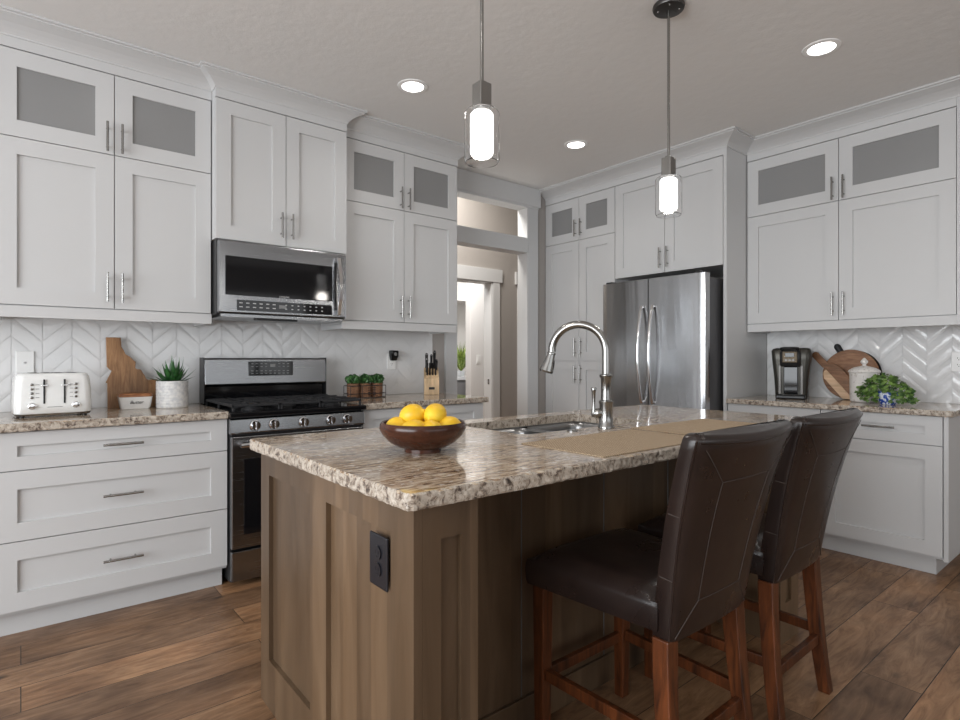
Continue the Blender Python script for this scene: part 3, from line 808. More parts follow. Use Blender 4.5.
for x in (.60, 1.02, 1.44): MB().box(x, x + .003, .298, .3005, .1, IH).build('panel_joint', 'gap', kp)
MB().box(.18, IW - .18, .288, .299, 0, .10).build('baseboard', 'island', t, bevel=.002)
e = MB(); e.box(.023, IW - .023, .975, .98, .1, IH); e.build('face_frame', 'island', t)
for i in range(4):
    x0 = .025 + i * .4825; x1_ = x0 + .4785
    b = MB(); r = .062; z0, z1 = .115, .87
    b.box(x0, x0 + r, .981, ID, z0, z1); b.box(x1_ - r, x1_, .981, ID, z0, z1); b.box(x0 + r, x1_ - r, .981, ID, z0, z0 + r); b.box(x0 + r, x1_ - r, .981, ID, z1 - r, z1); b.box(x0 + r, x1_ - r, .981, ID - .01, z0 + r, z1 - r)
    dd = b.build('door', 'island', t)
    hh = MB(); hx = x1_ - .032 if i % 2 == 0 else x0 + .032; hh.cyl((hx, ID + .03, .66), (hx, ID + .03, .81), .006, seg=10)
    for z in (.69, .78): hh.cyl((hx, ID, z), (hx, ID + .03, z), .0045, seg=8)
    hh.build('handle', 'nickel', dd, smooth=40)
MB().box(.03, IW - .03, .93, .945, 0, .1).build('toe_kick', 'island', t)

# outlet on the island end
def outlet(loc, rz, m, label, w=.076, h=.122, blank=False, mark='ink', decor=True, cat='outlet'):
    o = thing('wall_outlet', loc, label, cat, rz)
    MB().box(-w / 2, w / 2, -.006, 0, -h / 2, h / 2).build('cover_plate', m, o, bevel=.003)
    if blank:
        b = MB(); b.cyl((0, -.0085, 0), (0, -.006, 0), .006, seg=16); b.build('cable_jack', 'nickel', o, smooth=40)
        return o
    for z in (-.020, .020):
        f = MB(); f.lathe([(.0165, 0), (.0165, .003), (0, .003)], (0, -.006, z), 24, Matrix.Rotation(PI / 2, 4, 'X'))
        f = f.build('receptacle', m, o, smooth=40)
        s_ = MB(); s_.box(-.0075, -.0055, -.0098, -.009, z - .002, z + .007); s_.box(.0055, .0075, -.0098, -.009, z - .002, z + .006); s_.cyl((0, -.0098, z - .008), (0, -.009, z - .008), .0025, seg=10)
        s_.build('slots', mark, f)
    return o
outlet((.660, 1.187, .722), -PI / 2, 'outlet_black', 'black outlet on the wooden end of the island', mark='iron', w=.084, h=.125)
outlet((.017, Y1 - .008, 1.178), 0, 'plate', 'white wall plate with small jack above the toaster', blank=True, cat='wall plate')
outlet((2.198, Y1 - .008, 1.178), 0, 'plate', 'white outlet holding a black plug beside the knife block')
outlet((X1 - .008, .842, 1.180), -PI / 2, 'plate', 'white outlet on the right backsplash beyond the ivy')
t = thing('plug_in_freshener', (2.205, Y1 - .0178, 1.222), 'black plug-in device in the outlet between herb pots and knife block', 'plug-in device')
b = MB(); rings = []
for z, w_, y0 in ((-.038, .021, -.028), (-.030, .025, -.035), (0.0, .031, -.045), (.030, .034, -.045), (.040, .030, -.036)):
    rings.append([Vector(p) for p in ((-w_, 0, z), (-w_, y0 * .8, z), (-w_ * .7, y0, z), (w_ * .7, y0, z), (w_, y0 * .8, z), (w_, 0, z))])
b.loop_tube(rings); b.build('housing', 'blackgloss', t, bevel=.003, smooth=40)
b = MB(); b.ball((0, -.046, .012), .012, .004, .014); b.build('lens', 'greymark', t, smooth=60)

# ------------------------------------------------------------------ sink and faucet
t = thing('kitchen_sink', (1.44, 1.515, .881), 'double-bowl stainless undermount sink set in the island', 'sink')
SWX, SWY = .76, .42
r_ = MB()
r_.box(-.012, SWX + .012, -.012, 0.0, -.006, -.001); r_.box(-.012, SWX + .012, SWY, SWY + .012, -.006, -.001); r_.box(-.012, .0, 0, SWY, -.006, -.001); r_.box(SWX, SWX + .012, 0, SWY, -.006, -.001)
r_.box(.362, .398, 0, SWY, -.030, -.012)
r_.build('rim', 'sinksteel', t)
def bowl(x0, x1, dep):
    b = MB(); rr = .05; rings = []
    def rect(x0, x1, y0, y1, r, z):
        P = []
        for cx, cy, a0 in ((x1 - r, y0 + r, -PI / 2), (x1 - r, y1 - r, 0), (x0 + r, y1 - r, PI / 2), (x0 + r, y0 + r, PI)):
            for i in range(6): a = a0 + i / 5 * PI / 2; P.append(Vector((cx + r * math.cos(a), cy + r * math.sin(a), z)))
        return P
    A = [rect(x0, x1, 0, SWY, rr, -.004), rect(x0 + .004, x1 - .004, .004, SWY - .004, rr, -.03), rect(x0 + .01, x1 - .01, .01, SWY - .01, rr, -dep + .03), rect(x0 + .035, x1 - .035, .035, SWY - .035, rr, -dep)]
    B = [rect(x0 - .003 + .002 * 0, x1 + .003, -.003, SWY + .003, rr, -.004)]
    # inner skin only plus floor, thin outer skin
    inner = [[b.bm.verts.new(p) for p in r] for r in A]
    n = len(A[0])
    for i in range(3):
        for k in range(n): b.bm.faces.new((inner[i][k], inner[i][(k + 1) % n], inner[i + 1][(k + 1) % n], inner[i + 1][k]))
    b.bm.faces.new(inner[-1])
    o = b.build('bowl', 'sinksteel', t, smooth=50)
    s = o.modifiers.new('solid', 'SOLIDIFY'); s.thickness = .002; s.offset = 0
    dr_ = MB(); cx, cy = (x0 + x1) / 2, SWY / 2
    dr_.lathe([(.055, -dep + .0015), (.055, -dep + .004), (.040, -dep + .0045), (.035, -dep + .002), (0, -dep + .002)], (cx, cy, 0), 24); dr_.build('drain', 'chrome', o, smooth=40)
bowl(.004, .368, .20); bowl(.392, .756, .22)

fx, fy, fz = 1.843, 1.457, .918
hd = Vector((1.700 - fx, 1.655 - fy)); reach = hd.length; hd.normalize()
t = thing('kitchen_faucet', (fx, fy, fz), 'brushed steel gooseneck pull-down faucet with lever handle on the island', 'faucet')
b = MB(); b.lathe([(.033, 0), (.033, .008), (.029, .014), (.027, .05), (.0262, .095), (.029, .105), (.029, .110), (.021, .114), (.0195, .150), (.021, .200), (.026, .208), (.026, .216), (.018, .220), (.0, .220)], seg=28)
b.build('base_column', 'nickel', t, smooth=35)
R_ = reach / 2 * .90; top = .312; pts = [(0, 0, .21), (0, 0, .26)]
for i in range(19):
    a = PI - i / 18 * (PI + .02)
    pts.append((hd.x * (R_ + R_ * math.cos(a)), hd.y * (R_ + R_ * math.cos(a)), top + R_ * math.sin(a)))
b = MB(); b.tube(pts, .0162, 16); b.build('gooseneck', 'nickel', t, smooth=60)
e1 = Vector(pts[-1]); dn = Vector((hd.x * .30, hd.y * .30, -1)).normalized(); 
b = MB(); b.tube([e1, e1 + dn * .004, e1 + dn * .010, e1 + dn * .011, e1 + dn * .045, e1 + dn * .080, e1 + dn * .088], [.0165, .0180, .0180, .0165, .022, .0300, .027], 20)
sh = b.build('spray_head', 'nickel', t, smooth=30)
b = MB(); q = e1 + dn * .06 + Vector((.012, -.017, 0)) ; b.ball(q, .008, .006, .028, mx=Matrix.Rotation(.2, 4, 'X')); b.build('spray_button', 'black', sh, smooth=60)
hv = Vector((-.777, .629, 0))
b = MB(); b.tube([hv * .015 + Vector((0, 0, .060)), hv * .030 + Vector((0, 0, .060)), hv * .040 + Vector((0, 0, .060)), hv * .052 + Vector((0, 0, .060))], [.018, .021, .020, .010], 18); hb_ = b.build('handle_hub', 'nickel', t, smooth=50)
b = MB(); b.tube([hv * .050 + Vector((0, 0, z)) for z in (.045, .055, .07, .10, .150, .160, .165)], [.006, .010, .008, .0055, .0085, .012, .009], 14); b.build('lever', 'nickel', hb_, smooth=50)

# drain / air gap button beside the sink
b = MB(); b.lathe([(.022, 0), (.022, .004), (.015, .006), (0, .006)], (1.66, 1.475, .9185), 24)
tag(b.build('disposal_button', 'nickel', smooth=40), 'small round metal button in the granite left of the faucet', 'sink button')

# placemats
def placemat(x0, x1, y0, y1, label):
    b = MB(); b.box(-(x1 - x0) / 2, (x1 - x0) / 2, -(y1 - y0) / 2, (y1 - y0) / 2, 0, .003)
    o = b.build('placemat', 'placemat', bevel=.001); o.location = ((x0 + x1) / 2, (y0 + y1) / 2, .9185)
    tag(o, label, 'placemat', 'woven placemats on the island')
placemat(1.28, 1.865, 1.02, 1.36, 'tan woven placemat in front of the nearer stool, left of the other mat')
placemat(1.90, 2.46, 1.02, 1.38, 'tan woven placemat at the far end of the island, beyond the faucet')

# ------------------------------------------------------------------ fruit bowl with lemons
t = thing('fruit_bowl', (.951, 1.446, .9185), 'dark turned wooden bowl filled with lemons on the island', 'bowl')
prof = [(.0, .010), (.050, .010), (.052, .0), (.056, 0), (.056, .010), (.075, .016), (.100, .030), (.122, .052), (.131, .070), (.130, .083), (.125, .090), (.119, .088), (.118, .079), (.109, .058), (.085, .037), (.05, .026), (0, .024)]
MB().lathe(prof, (0, 0, 0), 56).build('bowl_body', 'bowlwood', t, smooth=50)
def lemon_mesh():
    b = MB(); n = 20; prof = []
    for i in range(n + 1):
        a = PI * i / n; r = .0345 * math.sin(a) ** .92; z = -.0405 * math.cos(a)
        prof.append((r, z * (1 + .0)))
    prof = [(0, -.047), (.004, -.0465), (.006, -.043)] + [p for p in prof if abs(p[1]) < .0395] + [(.0065, .0425), (.005, .046), (0, .0465)]
    b.lathe(prof, (0, 0, 0), 24); return b
src = None
right = Vector((.777, -.629, 0)); fwd = Vector((.629, .777, 0)); bc = Vector((.951, 1.446, .9265))
lem = [(-.033, .000, .100, 1.2, .5, 'lemon heaped on top of the bowl, left one'), (.037, .0, .102, 1.35, 2.1, 'lemon heaped on top of the bowl, right one'),
       (-.075, -.010, .063, 1.5, .2, 'lemon low in the bowl at its left rim'), (-.020, -.062, .060, 1.45, 1.2, 'lemon low at the front of the bowl, left of centre'),
       (.030, -.052, .058, 1.5, 2.9, 'lemon low at the front of the bowl, right of centre'), (.078, -.010, .064, 1.4, .9, 'lemon low in the bowl at its right rim'),
       (-.032, .060, .064, 1.4, 2.0, 'lemon at the rear left of the bowl'), (.038, .060, .064, 1.4, .4, 'lemon at the rear right of the bowl'), (.003, .0, .052, 1.5, 1.6, 'lemon buried in the middle of the bowl')]
for i, (a, f, z, tilt, rz, lab) in enumerate(lem):
    if src is None: src = lemon_mesh().build('lemon', 'lemon', smooth=60); o = src
    else: o = src.copy(); COL.objects.link(o)
    o.location = bc + right * a + fwd * f + Vector((0, 0, z)); o.rotation_euler = (tilt, 0, rz)
    tag(o, 'yellow ' + lab, 'lemon', 'lemons in the wooden bowl')

# ------------------------------------------------------------------ counter stools
def stool(loc, rz, label):
    t = thing('counter_stool', loc, label, 'stool', rz, 'leather counter stools at the island')
    # local: x across (centre 0), +y towards the island; rear of the back at the bottom is y = 0
    HW = .196
    def hwid(z): f = max(0, (z - .48) / .51); return .196 + .060 * f ** 1.2
    # seat cushion
    b = MB(); nx, ny = 14, 14; V = {}
    y0, y1 = .035, .475
    def sup(a): return max(0.0, 1 - abs(a) ** 5) ** .5
    top = []; bot = []
    for i in range(nx + 1):
        u = -1 + 2 * i / nx
        for j in range(ny + 1):
            v = -1 + 2 * j / ny
            z = .575 + .036 * (sup(u) * sup(v)) - .006 * math.exp(-((u) ** 2 + (v) ** 2) * 3)
            V[i, j] = b.bm.verts.new((u * (.222 + .018 * v), (y0 + y1) / 2 + v * (y1 - y0) / 2, z))
    for i in range(nx):
        for j in range(ny): b.bm.faces.new((V[i, j], V[i + 1, j], V[i + 1, j + 1], V[i, j + 1]))
    per = [(i, 0) for i in range(nx)] + [(nx, j) for j in range(ny)] + [(i, ny) for i in range(nx, 0, -1)] + [(0, j) for j in range(ny, 0, -1)]
    rows = [[V[p] for p in per]]
    for z, s in ((.562, 1.012), (.54, 1.016), (.512, 1.008), (.500, .995)):
        rows.append([b.bm.verts.new((V[p].co.x * s, (V[p].co.y - (y0 + y1) / 2) * s + (y0 + y1) / 2, z)) for p in per])
    for a, c_ in zip(rows, rows[1:]):
        for k in range(len(per)): b.bm.faces.new((a[k], a[(k + 1) % len(per)], c_[(k + 1) % len(per)], c_[k]))
    b.bm.faces.new(rows[-1])
    se = b.build('seat', 'leather', t, smooth=60)
    # backrest: thick curved slab leaning back and flaring at the top
    def rear(s, z):      # rear surface point (s in -1..1)
        f = (z - .48) / .51
        return -.075 * f - .035 * max(0, f) ** 3 - .030 * (1 - s * s) * (.25 + .75 * f)
    def thick(z): f = (z - .48) / .51; return .064 - .012 * f
    nz, ns = 22, 14; b = MB(); rings = []
    zs = [.478 + (.998 - .478) * k / nz for k in range(nz + 1)]
    def ring(z, inset, dz=0):
        P = []; hw = hwid(z) - inset; th = thick(z) - inset * 1.2
        r = .012
        zz = lambda s: z + dz + (.010 * s * s * max(0, (z - .9) / .1))
        for k in range(ns + 1):
            s = -1 + 2 * k / ns; e_ = 0
            if k in (0, ns): e_ = r * .7
            P.append(Vector((s * hw * (1 if k not in (0, ns) else .985), rear(s, z) + inset * .6 + e_ * .5, zz(s))))
        P.append(Vector((hw, rear(1, z) + r + inset * .6, zz(1)))); P.append(Vector((hw, rear(1, z) + th - r, zz(1))))
        for k in range(ns, -1, -1):
            s = -1 + 2 * k / ns
            P.append(Vector((s * hw * (1 if k not in (0, ns) else .985), rear(s, z) + th + inset * .6 - (.004 if k in (0, ns) else 0), zz(s))))
        P.append(Vector((-hw, rear(-1, z) + th - r, zz(-1)))); P.append(Vector((-hw, rear(-1, z) + r + inset * .6, zz(-1))))
        return P
    rings.append(ring(.478, .006)); rings += [ring(z, 0) for z in zs[1:-1]]
    rings += [ring(.998, .0005), ring(.998, .004, .008), ring(.998, .011, .014), ring(.998, .019, .017)]
    b.loop_tube(rings)
    bk = b.build('backrest', 'leather', t, smooth=55)
    # stitched seams on rear and sides
    st = MB(); e_ = .0012
    def path(pts, side='rear', n=12):
        out = []
        for (s0, z0), (s1, z1) in zip(pts, pts[1:]):
            for k in range(n + 1):
                f = k / n; s = s0 + (s1 - s0) * f; z = z0 + (z1 - z0) * f
                out.append((s * hwid(z), rear(s, z) - e_ * .3, z))
        return out
    for L in ([(-.52, .575), (-.52, .895), (.52, .895), (.52, .575), (-.52, .575)],):
        p = path(L); st.tube([q for i, q in enumerate(p) if i == 0 or (Vector(q) - Vector(p[i - 1])).length > 1e-5], .0011, 5)
    for a, c_ in (((-.52, .575), (-.93, .49)), ((.52, .575), (.93, .49)), ((-.52, .895), (-.90, .985)), ((.52, .895), (.90, .985))):
        st.tube(path([a, c_]), .0011, 5)
    st.build('stitching', 'thread', bk)
    wl = MB()
    for s in (-1, 1):
        wl.tube([(s * (hwid(z) - .001), rear(s, z) + .008, z + .010 * max(0, (z - .9) / .1)) for z in [.485 + k * .513 / 20 for k in range(21)]], .0028, 6)
    wl.tube([(.985 * hwid(.995) * (1 - 2 * k / 14), rear(1 - 2 * k / 14, .996) + .001, .994 + .010 * (1 - 2 * k / 14) ** 2) for k in range(15)], .0028, 6)
    wl.build('piping', 'leather', bk, smooth=60)
    sg = MB()
    for s in (-1, 1):
        for z in (.645, .815):
            sg.tube([(s * (hwid(z) + .0003), rear(s, z) + .012, z), (s * (hwid(z) + .0006), rear(s, z) + thick(z) - .012, z + .004)], .0013, 5)
    sg.build('side_seam', 'thread', bk)
    # legs
    def leg(x, ytop, ybot, ztop, w0, w1, curve=0.0, xo=0.0):
        rings = []
        for k in range(9):
            f = k / 8; z = ztop * (1 - f); w_ = w0 + (w1 - w0) * f; y = ytop + (ybot - ytop) * f + curve * f * f
            xx = x + xo * f
            rings.append([Vector((xx - w_ / 2, y - w_ / 2, z)), Vector((xx + w_ / 2, y - w_ / 2, z)), Vector((xx + w_ / 2, y + w_ / 2, z)), Vector((xx - w_ / 2, y + w_ / 2, z))])
        o = MB().loop_tube(rings).build('leg', 'stoolwood', t, bevel=.003)
        g = MB(); w_ = w1 * .8; yb = ybot + curve; g.box(x + xo - w_ / 2, x + xo + w_ / 2, yb - w_ / 2, yb + w_ / 2, .0, .003)
        return o
    for s in (-1, 1):
        leg(s * .200, .445, .447, .502, .046, .036)
        leg(s * .176, .030, .012, .482, .048, .038, curve=-.025, xo=s * .022)
    def rail(p0, p1, h, w_):
        p0, p1 = Vector(p0), Vector(p1); d = (p1 - p0); L = d.length; d.normalize(); sd = Vector((-d.y, d.x, 0)) * w_ / 2; up = Vector((0, 0, h / 2))
        MB().loop_tube([[p - sd - up, p + sd - up, p + sd + up, p - sd + up] for p in (p0, p1)]).build('stretcher', 'stoolwood', t, bevel=.002)
    rail((-.180, .446, .215), (.180, .446, .215), .034, .020)
    rail((-.170, .010, .190), (.170, .010, .190), .034, .020)
    for s in (-1, 1): rail((s * .188, .030, .222), (s * .200, .425, .222), .034, .020)
    return t
s1 = stool((1.465, .80, 0), 0, 'dark brown leather counter stool nearest the camera')
s2 = copy_tree(s1); s2.location = (2.055, .805, 0); s2.rotation_euler = (0, 0, math.radians(1))
s2['label'] = 'dark brown leather counter stool farther back, partly hidden behind the nearer stool'

# ------------------------------------------------------------------ pendants and recessed lights
def pendant(x, y, label):
    t = thing('pendant_lamp', (x, y, CEIL), label, 'pendant lamp', 0, 'pendant lamps over the island')
    z = lambda a: a - CEIL
    b = MB(); b.lathe([(0, -.001), (.068, -.001), (.070, -.010), (.066, -.020), (.020, -.024), (0, -.024)], seg=36); c_ = b.build('canopy', 'bronze', t, smooth=40)
    b = MB()
    for a in (0.6, 2.2, 3.8, 5.3): b.ball((.045 * math.cos(a), .045 * math.sin(a), -.0225), .0045, seg=8, rings=6)
    b.build('screw', 'nickel', c_, smooth=60)
    MB().cyl((0, 0, -.022), (0, 0, z(2.100)), .0062, seg=12).build('rod', 'nickel', t, smooth=40)
    b = MB(); b.box(-.023, .023, -.023, .023, z(2.012), z(2.098)); b.box(-.012, .012, -.012, .012, z(2.098), z(2.106)); b.build('socket_block', 'nickel', t, bevel=.003)
    b = MB(); b.lathe([(0, z(2.004)), (.032, z(2.004)), (.0385, z(1.996)), (.0385, z(1.872)), (.034, z(1.864)), (0, z(1.863))], seg=36); b.build('diffuser', 'bulbglass', t, smooth=40)
    # clear outer cylinder, open wall with its own thickness
    b = MB(); prof = [(.030, z(2.012)), (.050, z(2.010)), (.057, z(2.000)), (.0575, z(1.848)), (.053, z(1.840)), (0.0, z(1.838)), (0.0, z(1.8405)), (.052, z(1.8425)), (.0555, z(1.850)), (.055, z(1.999)), (.049, z(2.0075)), (.030, z(2.0095))]
    rings = [[Vector((max(r, 1e-4) * math.cos(k * 2 * PI / 40), max(r, 1e-4) * math.sin(k * 2 * PI / 40), zz)) for k in range(40)] for r, zz in prof]
    b.loop_tube(rings, False, True); b.build('glass_shade', 'clear', t, smooth=40)
    d = bpy.data.lights.new('lamp_light', 'POINT'); d.energy = 4; d.shadow_soft_size = .05; d.color = (1, .95, .88)
    o = bpy.data.objects.new('lamp_light', d); COL.objects.link(o); o.parent = t; o.location = (0, 0, z(1.79))
pendant(1.17, 1.43, 'glass cylinder pendant lamp over the fruit bowl end of the island')
pendant(2.25, 1.43, 'glass cylinder pendant lamp in front of the refrigerator cabinet')
def can(x, y, label, power=9):
    t = thing('recessed_light', (x, y, CEIL), label, 'ceiling light', 0, 'recessed ceiling lights')
    b = MB(); prof = [(.062, -.002), (.064, -.006), (.086, -.004), (.088, 0), (.062, 0)]
    rings = [[Vector((r * math.cos(k * 2 * PI / 36), r * math.sin(k * 2 * PI / 36), zz)) for k in range(36)] for r, zz in prof]
    b.loop_tube(rings, False, True); b.build('trim_ring', 'plate', t, smooth=40)
    MB().lathe([(0, -.0005), (.062, -.0005), (.062, -.003), (0, -.003)], seg=36).build('diffuser', 'lamp', t)
    d = bpy.data.lights.new('can_light', 'SPOT'); d.energy = power * 1.6; d.spot_size = math.radians(150); d.spot_blend = 1.0; d.shadow_soft_size = .06; d.color = (1, .97, .93)
    o = bpy.data.objects.new('can_light', d); COL.objects.link(o); o.parent = t; o.location = (0, 0, -.01)
can(1.765, 2.79, 'lit recessed ceiling light between the range wall and the first pendant')
can(3.18, 2.79, 'lit recessed ceiling light near the pantry corner')
can(3.16, 1.135, 'lit recessed ceiling light near the glass cabinets on the right wall')
can(.35, 2.79, 'lit recessed ceiling light above the toaster counter', 2.5); can(.35, 1.135, 'lit recessed ceiling light above the open floor', 6); can(1.75, -.6, 'lit recessed ceiling light behind the stools')

# ------------------------------------------------------------------ things on the left counter
CT = .9255
# toaster
t = thing('toaster', (.118, 3.46, CT), 'white four-slice toaster with chrome knobs at the left end of the counter', 'toaster', math.radians(4))
TW, TD, TH = .150, .105, .205
b = MB(); rings = []
def rrect(hx, hy, r, z):
    P = []
    for cx, cy, a0 in ((hx - r, -hy + r, -PI / 2), (hx - r, hy - r, 0), (-hx + r, hy - r, PI / 2), (-hx + r, -hy + r, PI)):
        for i in range(6): a = a0 + i / 5 * PI / 2; P.append(Vector((cx + r * math.cos(a), cy + r * math.sin(a), z)))
    return P
for z, s, sy in ((.014, .97, .96), (.018, 1.0, 1.0), (.05, 1.0, 1.0), (.12, .985, .98), (.165, .965, .95), (.188, .94, .90), (.200, .90, .84), (.205, .84, .76)):
    rings.append(rrect(TW * s, TD * sy, .035 * s, z))
b.loop_tube(rings); bd = b.build('shell', 'enamel', t, smooth=50)
b = MB(); b.loop_tube([rrect(TW * .96, TD * .95, .03, .006), rrect(TW * .98, TD * .97, .032, .0145)]); b.build('base', 'nickel', t, smooth=40)
b = MB()
for x in (-.12, .12):
    for y in (-.08, .08): b.cyl((x, y, 0), (x, y, .007), .010, seg=12)
b.build('foot', 'black', t, smooth=40)
for x in (-.040, .038):
    MB().box(x - .0035, x + .0035, -TD - .0018, -TD + .004, .062, .176, ).build('lever_slot', 'black', bd)
    b = MB(); b.box(x - .014, x + .014, -TD - .014, -TD - .001, .145, .151); b.build('lever', 'chrome', bd, bevel=.002)
for x in (-.086, .082):
    k = MB(); k.lathe([(.015, 0), (.015, .004), (.012, .006), (.0115, .016), (0, .017)], (x, -TD + .001, .052), 20, Matrix.Rotation(PI / 2, 4, 'X')); k.build('dial', 'chrome', bd, smooth=35)
    for z in (.092, .112, .132, .152):
        k = MB(); k.lathe([(.0065, 0), (.0065, .004), (.005, .005), (0, .005)], (x, -TD + (.001 if z < .14 else .003), z), 14, Matrix.Rotation(PI / 2, 4, 'X')); k.build('button', 'nickel', bd, smooth=35)
dm = MB()
for x in (-.072, .058):
    for z in (.092, .112, .132, .152): dm.box(x, x + .014, -TD - .0008, -TD + .004, z - .001, z + .001)
dm.box(-.028, .030, -TD - .0008, -TD + .002, .044, .0465)
inlay(bd, dm, 'greymark')
b = MB()
for x in (-.072, -.022, .022, .072): b.box(x - .016, x + .016, -.075, .075, .203, .2065)
b.build('bread_slot', 'black', bd)

# state-shaped cutting board leaning on the tile
poly = [(.365, .395), (.435, .395), (.438, .342), (.449, .322), (.456, .302), (.478, .286), (.497, .264), (.506, .258), (.505, .240), (.503, .222), (.512, .216), (.531, .213), (.538, .198), (.548, .180), (.556, .160), (.568, .152), (.590, .156), (.611, .156), (.611, 0), (.369, 0), (.369, .140), (.362, .142), (.372, .168), (.386, .198), (.390, .208), (.378, .218), (.368, .232)]
t = MB(); mx = Matrix.Rotation(math.radians(-6), 4, 'X')
t.prism([(x - .49, z) for x, z in poly], .018, 'y', 0, mx=mx)
o = t.build('cutting_board', 'bamboo', bevel=.002); o.location = (.492, 3.705, CT)
tag(o, 'brown wooden cutting board cut in a state outline leaning behind the butter dish', 'cutting board')
o.rotation_euler = (0, 0, 0)
# butter dish
t = thing('butter_dish', (.486, 3.60, CT), 'small white lettered butter dish with a wooden lid', 'butter dish', 0)
b = MB(); b.loop_tube([rrect(.066, .042, .016, 0), rrect(.070, .046, .016, .010), rrect(.078, .054, .018, .062), rrect(.079, .055, .018, .066)]); bd = b.build('dish', 'enamel', t, smooth=40)
text('Butter', .024, 'ink', bd, (0, -.0525, .037), (math.radians(82), 0, 0), shear=.35)
b = MB(); b.loop_tube([rrect(.080, .056, .018, .0665), rrect(.080, .056, .018, .074), rrect(.074, .050, .016, .084), rrect(.066, .042, .014, .086)]); b.build('lid', 'lidwood', t, smooth=40)
# succulent in white pot
t = thing('potted_succulent', (.662, 3.56, CT), 'spiky green succulent in a white patterned pot beside the range', 'potted plant')
b = MB(); prof = [(0, 0), (.078, 0)]
for k in range(26): z = .004 + k * .0054; prof.append((.080 + .0012 * (1 if k % 3 else 0), z))
prof += [(.081, .148), (.077, .150), (.074, .148), (.074, .125), (0, .125)]
b.lathe(prof, seg=48); b.build('pot', 'pot', t, smooth=25)
MB().cyl((0, 0, .1255), (0, 0, .136), .0735, seg=32).build('soil', 'soil', t)
def spike(mb, base, d, L, w, curl=.3, th=.35):
    d = Vector(d).normalized(); side = d.cross(Vector((0, 0, 1)))
    side = side.normalized() if side.length > .1 else Vector((1, 0, 0)); up = side.cross(d)
    rings = []; n = 7
    for i in range(n + 1):
        f = i / n; p = Vector(base) + d * L * f + up * curl * L * f * f
        ww = w * (math.sin(PI * min(1, f * .75 + .25)) ** .8) * (1 - f ** 3) + .0004
        rings.append([p + side * ww, p + up * ww * th * .3, p - side * ww, p - up * ww * th])
    mb.loop_tube(rings)
b = MB(); rs = random.Random(5)
for ring_, n, el, L in ((0, 11, .35, .095), (1, 10, .75, .10), (2, 8, 1.12, .11), (3, 4, 1.40, .105)):
    for k in range(n):
        a = k / n * 2 * PI + ring_ * .35 + rs.uniform(-.12, .12); e_ = el + rs.uniform(-.1, .1)
        spike(b, (.012 * math.cos(a), .012 * math.sin(a), .135), (math.cos(a) * math.cos(e_), math.sin(a) * math.cos(e_), math.sin(e_)), L * 1.3 * rs.uniform(.85, 1.15), .015, rs.uniform(.0, .25))
b.build('foliage', 'succulent', t, smooth=60)

# ------------------------------------------------------------------ herb pots, knife block
def leafy(mb, c, rx, ry, rz, n, size, rs, down=0.0):
    for _ in range(n):
        while True:
            v = Vector((rs.uniform(-1, 1), rs.uniform(-1, 1), rs.uniform(-.7, 1)))
            if .35 < v.length < 1: break
        p = Vector(c) + Vector((v.x * rx, v.y * ry, v.z * rz))
        nrm = (Vector((v.x, v.y, v.z + .5)) + Vector((rs.uniform(-.6, .6), rs.uniform(-.6, .6), rs.uniform(-.4, .4)))).normalized()
        a = nrm.orthogonal().normalized(); a.rotate(Matrix.Rotation(rs.uniform(0, 6.28), 3, nrm)); bb = nrm.cross(a)
        s = size * rs.uniform(.7, 1.25)
        pts = [(-1, 0, 0), (-.55, .62, .12), (.1, .72, .16), (1.05, 0, -.12), (.1, -.72, .16), (-.55, -.62, .12)]
        V = [mb.bm.verts.new(p + a * x * s + bb * y * s * .8 + nrm * z * s) for x, y, z in pts]
        ctr = mb.bm.verts.new(p - nrm * .1 * s)
        for k in range(6): mb.bm.faces.new((V[k], V[(k + 1) % 6], ctr))
src = None
t = thing('herb_rack', (1.882, 3.60, CT), 'small black wire rack holding three woven herb pots beside the range', 'rack')
b = MB()
for z in (.030, .085):
    b.tube([(-.137, -.050, z), (.137, -.050, z), (.137, .050, z), (-.137, .050, z)], .0022, 6, closed=True)
for x in (-.137, -.046, .046, .137):
    for y in (-.05, .05): b.tube([(x, y, 0), (x, y, .085)], .0022, 6)
b.tube([(-.137, -.05, .003), (.137, -.05, .003), (.137, .05, .003), (-.137, .05, .003)], .0022, 6, closed=True)
b.build('wire_frame', 'iron', t)
for i, (dx, lab) in enumerate(((-.091, 'woven terracotta herb pot nearest the range, left in the wire rack'), (0, 'woven terracotta herb pot in the middle of the wire rack'), (.091, 'woven terracotta herb pot at the right end of the wire rack'))):
    if src is None:
        src = thing('herb_pot', (0, 0, 0), lab, 'potted plant', 0, 'herb pots in the wire rack')
        MB().lathe([(0, 0.0), (.038, 0), (.043, .02), (.0435, .085), (.042, .100), (.038, .100), (.036, .09), (0, .09)], seg=28).build('pot', 'basket', src, smooth=40)
        b = MB(); leafy(b, (0, 0, .128), .056, .060, .036, 260, .0130, random.Random(9)); b.build('foliage', 'herb', src)
        p_ = src
    else:
        p_ = copy_tree(src)
    p_.location = (1.882 + dx, 3.60, CT + .0005); p_.rotation_euler = (0, 0, i * 1.9); p_['label'] = lab

